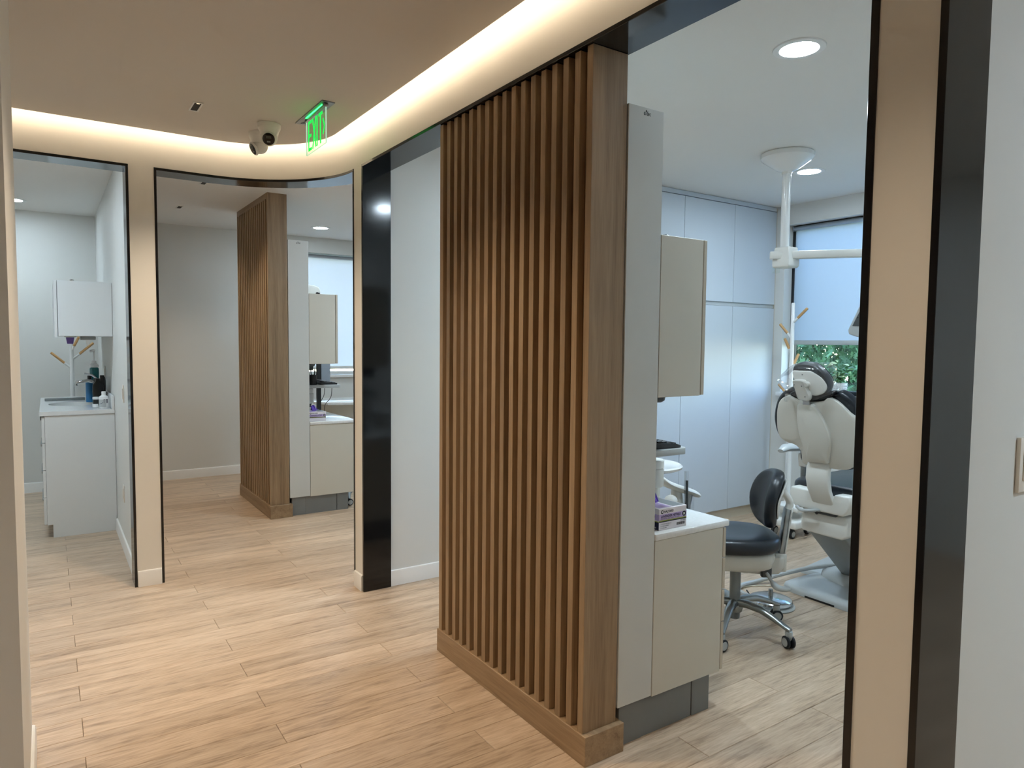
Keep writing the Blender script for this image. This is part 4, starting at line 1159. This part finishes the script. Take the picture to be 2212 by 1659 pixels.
# ------------------------------------------------------------------ round downlights
def downlight(label, x, y, lens='lens', grp='round ceiling downlights'):
    d = thing('round_downlight', label, 'ceiling light', (x, y, ZC), group=grp)
    build('ring', MB().lathe((x, y, ZC), [(.100, -.0003), (.098, -.005), (.074, -.006), (.072, -.0025)], 40), M['trimwhite'], d)
    build('lens', MB().lathe((x, y, ZC - .0035), [(.0705, 0), (.0705, -.0015)], 40), M[lens], d)
    ld = bpy.data.lights.new('downlight_beam', 'SPOT')
    ld.energy = BEAM_W * {'lens': 1.0, 'lens_soft': 0.5, 'lens_strong': 1.5}[lens]
    ld.color = (0.72, 0.90, 1.0); ld.spot_size = radians(125); ld.spot_blend = 1.0; ld.shadow_soft_size = .07
    lo = bpy.data.objects.new('downlight_beam', ld); COL.objects.link(lo); lo.parent = d; lo.location = (0, 0, -.012)
    return d
downlight('bright round downlight nearest the camera in the near treatment room', 2.494, 1.700)
downlight('bright round downlight beside the ceiling pole canopy', 4.285, 2.815)
downlight('round downlight in the far room beyond the curved opening', 2.385, 7.13, 'lens_soft')
downlight('round downlight in the wash room at the left', -.215, 7.29, 'lens_soft')
for x, y, l, q in ((2.494, 2.815, 'round downlight above the console behind the large slatted screen', 'lens'), (4.285, 1.70, 'round downlight in the near room hidden by the corridor pier', 'lens'),
                (4.2, 7.13, 'round downlight at the far end of the far room', 'lens_soft'), (2.385, 4.57, 'added unseen round downlight in the far room behind the corridor pier', 'lens_strong'), (2.385, 5.85, 'round downlight above the console in the far room', 'lens_soft'), (4.2, 5.85, 'round downlight deep in the far room', 'lens_soft'),  # far room downlight behind the pier is added to light the cabinets' near sides
                (-.55, 5.15, 'added unseen round downlight near the wash room opening', 'lens_strong'), (-1.4, 7.29, 'round downlight in the far wash room corner', 'lens_soft'), (2.6, -.5, 'round downlight in the next room at the right', 'lens_strong'), (4.0, -1.6, 'round downlight deep in the next room at the right', 'lens_strong')):  # wash room opening downlight is added unseen, to light the vanity's side panel
    downlight(l, x, y, q)

# ------------------------------------------------------------------ square corridor spots
def square_spot(label, x, y, watts):
    s = thing('slot_spotlight', label, 'ceiling light', (x, y, ZC), group='slot ceiling spotlights')
    ax_, bx_, ay_, by_ = .0235, .0158, .0770, .0675          # frame and opening half sizes
    for q in ((x - ax_, x + ax_, y - ay_, y - by_), (x - ax_, x + ax_, y + by_, y + ay_), (x - ax_, x - bx_, y - by_, y + by_), (x + bx_, x + ax_, y - by_, y + by_)):
        bxo('trim', (*q, ZC - .004, ZC), M['trimwhite'], s, .001, 1)
    bxo('baffle', (x - bx_, x + bx_, y - by_, y + by_, ZC - .0015, ZC - .0005), M['channel'], s, smooth=False)
    build('lens', MB().box(x - .006, x + .008, y - .060, y - .052, ZC - .0025, ZC - .0017), M['tinylens'], s, smooth=False)
    ld = bpy.data.lights.new('spot', 'SPOT')
    ld.energy = watts; ld.color = (1.0, 0.82, 0.61); ld.spot_size = radians(112); ld.spot_blend = 0.9; ld.shadow_soft_size = .035
    lo = bpy.data.objects.new('spot_beam', ld); COL.objects.link(lo); lo.parent = s; lo.location = (0, 0, -.012)
    return s
square_spot('small black slot spotlight in the corridor ceiling', .651, 3.84, SPOT_W)
square_spot('black slot spotlight just inside the curved opening', 1.002, 5.63, SPOT_W * .45)
square_spot('black slot spotlight near the back wall beyond the curved opening', 1.003, 6.79, SPOT_W * .45)
square_spot('slot spotlight above the corridor beside the slatted screen', .651, 2.25, SPOT_W)
square_spot('slot spotlight above the viewpoint', .651, .65, SPOT_W * .6)
square_spot('slot spotlight behind the viewpoint', .651, -.95, SPOT_W * .6)
square_spot('slot spotlight at the left branch of the corridor', -.75, 3.55, SPOT_W * .55)

# ------------------------------------------------------------------ exit sign
ex = thing('exit_sign', 'clear acrylic sign with glowing green EXIT letters hanging from the ceiling', 'exit sign', (1.168, 3.58, ZC))
build('ceiling_plate', MB().box(1.138, 1.205, 3.372, 3.806, ZC - .006, ZC - .0003), M['alu'], ex, .0015, 1)
bxo('holder', (1.157, 1.177, 3.392, 3.706, ZC - .022, ZC - .0062), M['steel'], ex, .002)
for xx in (1.1540, 1.1772):
    bxo('light_bar', (xx, xx + .0028, 3.42, 3.68, ZC - .0085, ZC - .0070), M['greenbar'], ex, smooth=False)
pan = build('acrylic_panel', MB().box(1.1635, 1.1685, 3.395, 3.700, 2.425, ZC - .0222), M['acrylic'], ex, .001, 1)
for b in ((1.1632, 1.1688, 3.394, 3.3948, 2.425, 2.597), (1.1632, 1.1688, 3.395, 3.700, 2.424, 2.4248), (1.1632, 1.1688, 3.7002, 3.701, 2.425, 2.597)):
    bxo('panel_edge', b, M['acredge'], pan, smooth=False)
for k in (3.43, 3.78):
    build('screw', MB().lathe((1.172, k, ZC - .0062), [(.012, 0), (.012, -.004)], 14), M['steel'], ex)
def L_(y, z): return (1.1625, y, z)
zb, zt = 2.437, 2.589
st = .0145
def bar(y0, z0, y1, z1, w_=st):
    """stroke of a letter in the sign's plane"""
    a = Vector((1.1628, y0, z0)); b = Vector((1.1628, y1, z1)); d = (b - a).normalized(); n = Vector((0, -d.z, d.y)) * (w_ / 2)
    return MB().prism([a + n, b + n, b - n, a - n], (-.0012, 0, 0))
def letter(bars):
    m2 = MB()
    for q in bars: 
        s = bar(*q); m2.add(s.v, s.f)
    return m2
yE, yX, yI, yT = 3.660, 3.590, 3.527, 3.495      # left edges, text runs towards -Y
o_ = st / 2
build('letter_e', letter([(yE - o_, zb, yE - o_, zt), (yE, zt - o_, yE - .055, zt - o_), (yE, (zb + zt) / 2, yE - .048, (zb + zt) / 2), (yE, zb + o_, yE - .055, zb + o_)]), M['green'], ex, smooth=False)
build('letter_x', letter([(yX, zb, yX - .052, zt), (yX, zt, yX - .052, zb)]), M['green'], ex, smooth=False)
build('letter_i', letter([(yI - o_, zb, yI - o_, zt)]), M['green'], ex, smooth=False)
build('letter_t', letter([(yT, zt - o_, yT - .058, zt - o_), (yT - .029, zb, yT - .029, zt)]), M['green'], ex, smooth=False)
build('arrow', letter([(3.428, 2.548, 3.407, 2.511, .011), (3.407, 2.511, 3.428, 2.474, .011)]), M['green'], ex, smooth=False)

# ------------------------------------------------------------------ security cameras
def turret(label, x, y, aim, s=1.0):
    t_ = thing('security_camera', label, 'camera', (x, y, ZC), group='white turret cameras')
    build('mount', MB().lathe((x, y, ZC - .0003), [(.060 * s, 0), (.060 * s, -.020 * s), (.056 * s, -.030 * s), (.050 * s, -.040 * s), (.046 * s, -.062 * s), (.020 * s, -.066 * s)], 36), M['whitemat'], t_)
    c = Vector((x, y, ZC - .072 * s)); d = Vector(aim).normalized()
    ey = build('eyeball', MB().sphere(c, .043 * s, 28, 18), M['whitemat'], t_)
    build('bezel', MB().lathe_dir(c + d * .0335 * s, d, [(.036 * s, 0), (.039 * s, .006 * s), (.036 * s, .012 * s), (.031 * s, .013 * s)], 32), M['whitemat'], ey)
    build('face', MB().lathe_dir(c + d * .0468 * s, d, [(.0315 * s, 0), (.0315 * s, .0015 * s), (.028 * s, .002 * s)], 32), M['black'], ey)
    q = d.to_track_quat('Z', 'Y')
    def plate(u, v_, w_, h_, m3, nm):
        o = MB()
        P = [c + d * .0490 * s + q @ Vector((u + a * w_, v_ + b * h_, 0)) * s for a, b in ((-1, -1), (1, -1), (1, 1), (-1, 1))]
        o.prism(P, d * .0006); build(nm, o, m3, ey, smooth=False)
    plate(0, .010, .014, .007, M['dgrey'], 'lens_window')
    plate(0, -.014, .009, .004, M['mgrey'], 'sensor_window')
    return t_
turret('white turret camera in front, its round black face towards the viewer', 1.030, 3.918, (-.32, -.92, -.42))
turret('white turret camera behind, turned away to the left', 1.030, 4.115, (-.93, -.05, -.55))

# ------------------------------------------------------------------ wash room cabinets
wb = thing('vanity_cabinet', 'white vanity cabinet with side panel and drawer fronts in the wash room', 'cabinet', (.20, 6.7, 0))
YC0, YC1 = 5.962, 7.38
build('side_panel', MB().prism([(-.030, YC0, .097), (.003, YC0, .097), (.003, YC0, 0), (.408, YC0, 0), (.408, YC0, .890), (-.030, YC0, .890)], (0, .019, 0)), M['whitelam'], wb, .001, 1)
bxo('body', (-.028, .408, YC0 + .02, YC1, .097, .785), M['whitelam'], wb, smooth=False)
bxo('kick', (.010, .40, YC0 + .02, YC1, 0, .096), M['lgrey'], wb, smooth=False)
zs = (.100, .300, .498, .696, .886)
for k in range(4):
    d_ = bxo('drawer_front', (-.049, -.031, YC0 + .002, YC0 + .52, zs[k] + .002, zs[k + 1] - .002), M['whitelam'], wb, .0012, 1)
    bxo('pull', (-.058, -.0495, YC0 + .06, YC0 + .46, zs[k + 1] - .030, zs[k + 1] - .012), M['alu'], d_, .002, 1)
bxo('door', (-.049, -.031, YC0 + .524, YC1 - .002, .102, .884), M['whitelam'], wb, .0012, 1)
wt = thing('sink_worktop', 'glossy white vanity worktop with a round sink in the wash room', 'worktop', (.17, 6.7, .89))
# slab with a round cut-out
xa, xb, ya, yb_, zA, zB = -.060, .408, YC0 - .006, YC1 + .02, .892, .922
sc_, sr = (.16, 6.62), .165
nseg = 40
inner = [(sc_[0] + sr * cos(2 * pi * i / nseg), sc_[1] + sr * 1.2 * sin(2 * pi * i / nseg)) for i in range(nseg)]
def outer(a):
    dx_, dy_ = cos(a), 1.2 * sin(a)
    ks = []
    if dx_ > 1e-9: ks.append((xb - sc_[0]) / dx_)
    if dx_ < -1e-9: ks.append((xa - sc_[0]) / dx_)
    if dy_ > 1e-9: ks.append((yb_ - sc_[1]) / dy_)
    if dy_ < -1e-9: ks.append((ya - sc_[1]) / dy_)
    k = min(ks); return (sc_[0] + dx_ * k, sc_[1] + dy_ * k)
angs = sorted([2 * pi * i / nseg for i in range(nseg)] + [math.atan2((cy - sc_[1]) / 1.2, cx - sc_[0]) % (2 * pi) for cx in (xa, xb) for cy in (ya, yb_)])
inn = [(sc_[0] + sr * cos(a), sc_[1] + 1.2 * sr * sin(a)) for a in angs]; out = [outer(a) for a in angs]
R = [[(x, y, zA) for x, y in inn], [(x, y, zB) for x, y in inn], [(x, y, zB) for x, y in out], [(x, y, zA) for x, y in out], [(x, y, zA) for x, y in inn]]
build('slab', MB().rings(R, cap=False), M['whitegloss'], wt, angle=30)
build('sink_bowl', MB().rings([[(sc_[0] + sr * k * cos(a), sc_[1] + 1.2 * sr * k * sin(a), z) for a in [2 * pi * i / 36 for i in range(36)]] for k, z in ((1.0, .9215), (.99, .90), (.93, .84), (.7, .80), (.2, .79))], cap=False), M['ceramic'], wt)
bxo('backsplash', (.390, .408, YC0 - .006, YC1 + .02, .9225, 1.022), M['whitegloss'], wt, .002)
bxo('edge_shelf', (-.03, .26, 6.98, 7.02, .9225, .945), M['mgrey'], wt, .003)

fa = thing('faucet', 'dark metal faucet with a lever on the wash room worktop', 'faucet', (.30, 6.62, .9225))
build('body', MB().lathe((.325, 6.62, .9225), [(.026, 0), (.024, .01), (.021, .19), (.019, .20)], 20), M['dgrey'], fa)
build('spout', MB().tube([(.325, 6.62, 1.09), (.27, 6.62, 1.105), (.19, 6.62, 1.095), (.185, 6.62, 1.07)], .014, 12), M['chrome'], fa)
build('lever', MB().tube([(.325, 6.62, 1.125), (.30, 6.62, 1.15), (.245, 6.62, 1.165)], .008, 10), M['chrome'], fa)

wu = thing('wash_room_upper_cabinet', 'white upper cabinet hung on the wash room side wall', 'cabinet', (.24, 6.5, 1.465))
wu.name = 'wall_hung_cabinet'
bxo('body', (.068, .408, YC0, 7.30, 1.467, 1.868), M['whitelam'], wu, .0012, 1)
bxo('door', (.046, .065, YC0 - .001, 6.62, 1.455, 1.868), M['whitelam'], wu, .0015, 1)
bxo('door', (.046, .065, 6.624, 7.30, 1.455, 1.868), M['whitelam'], wu, .0015, 1)
build('cap', MB().lathe((.16, YC0 + .04, 1.868), [(.014, 0), (.014, .008), (.008, .012)], 14), M['chrome'], wu)

pd = thing('cup_dispenser', 'purple paper cup dispenser under the wash room wall cabinet', 'dispenser', (.145, 6.0, 1.40))
build('cup', MB().rings([[(.140 + a * sx, 6.02 + a * sy, z) for sx, sy in ((-1, -1), (1, -1), (1, 1), (-1, 1))] for a, z in ((.019, 1.410), (.026, 1.458))]), M['purple'], pd, .004, 2)
build('rim', MB().box(.105, .176, 5.985, 6.055, 1.4585, 1.4665), M['lgrey'], pd, .002)
td = thing('towel_dispenser', 'grey paper towel dispenser with a sheet hanging under the wash room cabinet', 'dispenser', (.26, 6.05, 1.43))
bxo('housing', (.205, .302, 6.0, 6.22, 1.440, 1.4665), M['mgrey'], td, .006, 2)
build('sheet', MB().prism([(.235, 6.02, 1.4395), (.265, 6.02, 1.4395), (.262, 6.02, 1.425), (.255, 6.02, 1.40), (.246, 6.02, 1.395), (.240, 6.02, 1.42)], (0, .004, 0)), M['white'], td, smooth=False)

# bottles on the wash room worktop
def bottle(name, label, x, y, prof, m_, cap=None, capm=None, lab=None, cat='bottle'):
    b = thing(name, label, cat, (x, y, .922), group='bottles on the wash room worktop')
    build('body', MB().lathe((x, y, .9225), prof, 24), m_, b)
    h = prof[-1][1]
    if cap: build('cap', MB().lathe((x, y, .9225 + h + .0005), cap, 20), capm, b)
    if lab:
        r, z0, z1, lm = lab
        pts = [2.6 + 2.6 * i / 14 for i in range(15)]
        R = [[(x + (r + .0006) * cos(a), y + (r + .0006) * sin(a), z) for a in pts] for z in (.9225 + z0, .9225 + z1)]
        build('label', MB().rings(R, cap=False, closed=False), lm, b)
    return b
w_b = bottle('white_bottle', 'white capped bottle with a grey label nearest on the wash room worktop', .345, 6.06, [(.030, 0), (.032, .004), (.032, .075), (.028, .092), (.016, .100)], M['white'], [(.0145, 0), (.0145, .026), (.013, .028)], M['white'], (.032, .012, .070, M['lgrey']))
build('swoosh', MB().tube([(.318, 6.0425, .958), (.328, 6.0330, .962), (.338, 6.0290, .970)], .0018, 6), M['navy'], w_b)
build('print_block', MB().prism([(.343, 6.0269, .965), (.370, 6.0350, .965), (.370, 6.0350, .995), (.343, 6.0269, .995)], (0, -.0006, 0)), M['inkgrey'], w_b, smooth=False)
jar = bottle('glass_jar', 'small glass jar with a white lid beside the white bottle', .300, 6.15, [(.024, 0), (.025, .004), (.025, .058), (.022, .064)], M['acrylic'], [(.024, 0), (.024, .016), (.018, .018)], M['white'], (.025, .004, .03, M['white']), 'jar')
bb = thing('black_bottle', 'black bottle with sloped shoulders behind the white bottle', 'bottle', (.325, 6.36, .922), group='bottles on the wash room worktop')
build('body', MB().rings([[(.325 + a * sx, 6.36 + b * sy, .9225 + z) for sx, sy in ((-1, -1), (1, -1), (1, 1), (-1, 1))] for a, b, z in ((.036, .03, 0), (.037, .03, .13), (.035, .028, .165), (.014, .014, .195), (.014, .014, .215))]), M['blackp'], bb, .004, 2)
bxo('brush_block', (.343, .372, 6.40, 6.44, .9225, 1.158), M['blackp'], bb, .003)
pb = thing('pump_bottle', 'tall clear pump bottle of teal liquid at the back of the wash room worktop', 'bottle', (.325, 6.82, .922), group='bottles on the wash room worktop')
build('liquid', MB().lathe((.325, 6.82, .9225), [(.032, 0), (.034, .01), (.034, .275), (.026, .285)], 24), M['teal'], pb)
build('shoulder', MB().lathe((.325, 6.82, 1.208), [(.034, 0), (.034, .02), (.018, .035), (.016, .055)], 24), M['white'], pb)
build('pump_stem', MB().tube([(.325, 6.82, 1.262), (.325, 6.82, 1.34)], .006, 10), M['white'], pb)
build('pump_head', MB().tube([(.335, 6.82, 1.345), (.325, 6.82, 1.350), (.295, 6.82, 1.345)], .010, 10), M['white'], pb)
bl_ = thing('blue_bottle', 'short blue bottle beside the black bottle', 'bottle', (.285, 6.72, .922), group='bottles on the wash room worktop')
build('body', MB().lathe((.285, 6.72, .9225), [(.028, 0), (.030, .01), (.030, .17), (.020, .19)], 22), M['bluep'], bl_)
build('cap', MB().lathe((.285, 6.72, 1.113), [(.016, 0), (.016, .03)], 16), M['blackp'], bl_)
bd = thing('hand_board', 'dark narrow bottle standing against the wash room wall', 'bottle', (.374, 6.48, .922), group='bottles on the wash room worktop')
bd.name = 'narrow_bottle'
build('body', MB().rings([[(.374 + a * sx, 6.50 + b * sy, .9225 + z) for sx, sy in ((-1, -1), (1, -1), (1, 1), (-1, 1))] for a, b, z in ((.012, .03, 0), (.012, .03, .19), (.008, .02, .22))]), M['dgrey'], bd, .003, 2)

# ------------------------------------------------------------------ switches and sockets
def plate_x(name, label, x, y, z, h=.115, w=.072, rocker=True, cat='switch', side=-1):
    s = thing(name, label, cat, (x, y, z), group='wall plates')
    bxo('plate', (x + min(0, side * .006), x + max(0, side * .006), y - w / 2, y + w / 2, z - h / 2, z + h / 2), M['switch'], s, .002, 2)
    if rocker:
        a, b = side * .0062, side * .010
        bxo('rocker', (x + min(a, b), x + max(a, b), y - w * .22, y + w * .22, z - h * .30, z + h * .30), M['switch'], s, .0015, 1)
    return s
plate_x('light_switch', 'white light switch on the wash room side wall near the opening', .410, 5.19, 1.09)
plate_x('light_switch', 'white switch plate above the wash room worktop', .410, 6.9, 1.16)
plate_x('wall_socket', 'white power socket low on the wash room side wall', .410, 5.33, .40, cat='socket')
sw = thing('light_switch', 'white light switch at the right edge on the next room wall', 'switch', (1.99, .70, 1.16), group='wall plates')
bxo('plate', (1.950, 2.026, .690, .700, 1.096, 1.231), M['switch'], sw, .002, 2)
bxo('rocker', (1.968, 2.008, .6865, .6895, 1.125, 1.200), M['switch'], sw, .0015, 1)

# ------------------------------------------------------------------ outside: lawn and tree
struct('ground', MB().box(5.4, 30, -14, 24, -.45, -.40), M['grass'], smooth=False)
struct('ground', MB().box(-14, 5.4, 8.1, 26, -.45, -.40), M['grass'], smooth=False)
tree = thing('garden_tree', 'leafy green tree outside the near window', 'tree', (7.6, 4.2, -.4))
build('trunk', MB().tube([(7.9, 4.6, -.4), (7.85, 4.5, .6), (7.95, 4.4, 1.6), (7.9, 4.5, 3.2)], [.14, .12, .10, .06], 12), M['bark'], tree)
build('limb', MB().tube([(7.9, 4.45, 1.0), (7.5, 3.9, 1.6), (7.3, 3.3, 2.2)], [.05, .04, .02], 8), M['bark'], tree)
build('limb', MB().tube([(7.9, 4.45, .8), (8.0, 5.2, 1.5), (7.9, 5.8, 2.3)], [.05, .04, .02], 8), M['bark'], tree)
rnd = random.Random(21)
lv, lf = [], []
def star_leaf(c, R3, s):
    out = [(0, 0), (.18, .05), (.14, .22), (.32, .10), (.34, .40), (.50, .12), (.66, .36), (.70, .10), (1.0, .02), (.72, -.08), (.62, -.38), (.50, -.11), (.30, -.36), (.30, -.09), (.12, -.20), (.17, -.05)]
    n = len(lv); sq_ = rnd.uniform(.55, 1.0)
    for a, b in out:
        lv.append(tuple(c + R3 @ Vector((a * s, b * s * sq_, -.25 * s * a * a))))
    lf.append(tuple(range(n, n + len(out))))
from mathutils import Euler
for i in range(24000):
    c = Vector((rnd.gauss(7.6, .55), rnd.gauss(4.7, 1.0), rnd.uniform(-.35, 2.9)))
    if c.x < 6.5: c.x = 6.5 + rnd.random() * .8
    R3 = Euler((rnd.uniform(-1.4, 1.4), rnd.uniform(-.2, 1.5), rnd.uniform(0, 6.28))).to_matrix()
    star_leaf(c, R3, rnd.uniform(.06, .15))
me = bpy.data.meshes.new('foliage'); me.from_pydata([tuple(Vector(v) - Vector((7.6, 4.2, -.4))) for v in lv], [], lf); me.materials.append(M['treeleaf'])
fo = bpy.data.objects.new('foliage', me); COL.objects.link(fo); fo.parent = tree; tag(fo, kind='stuff')
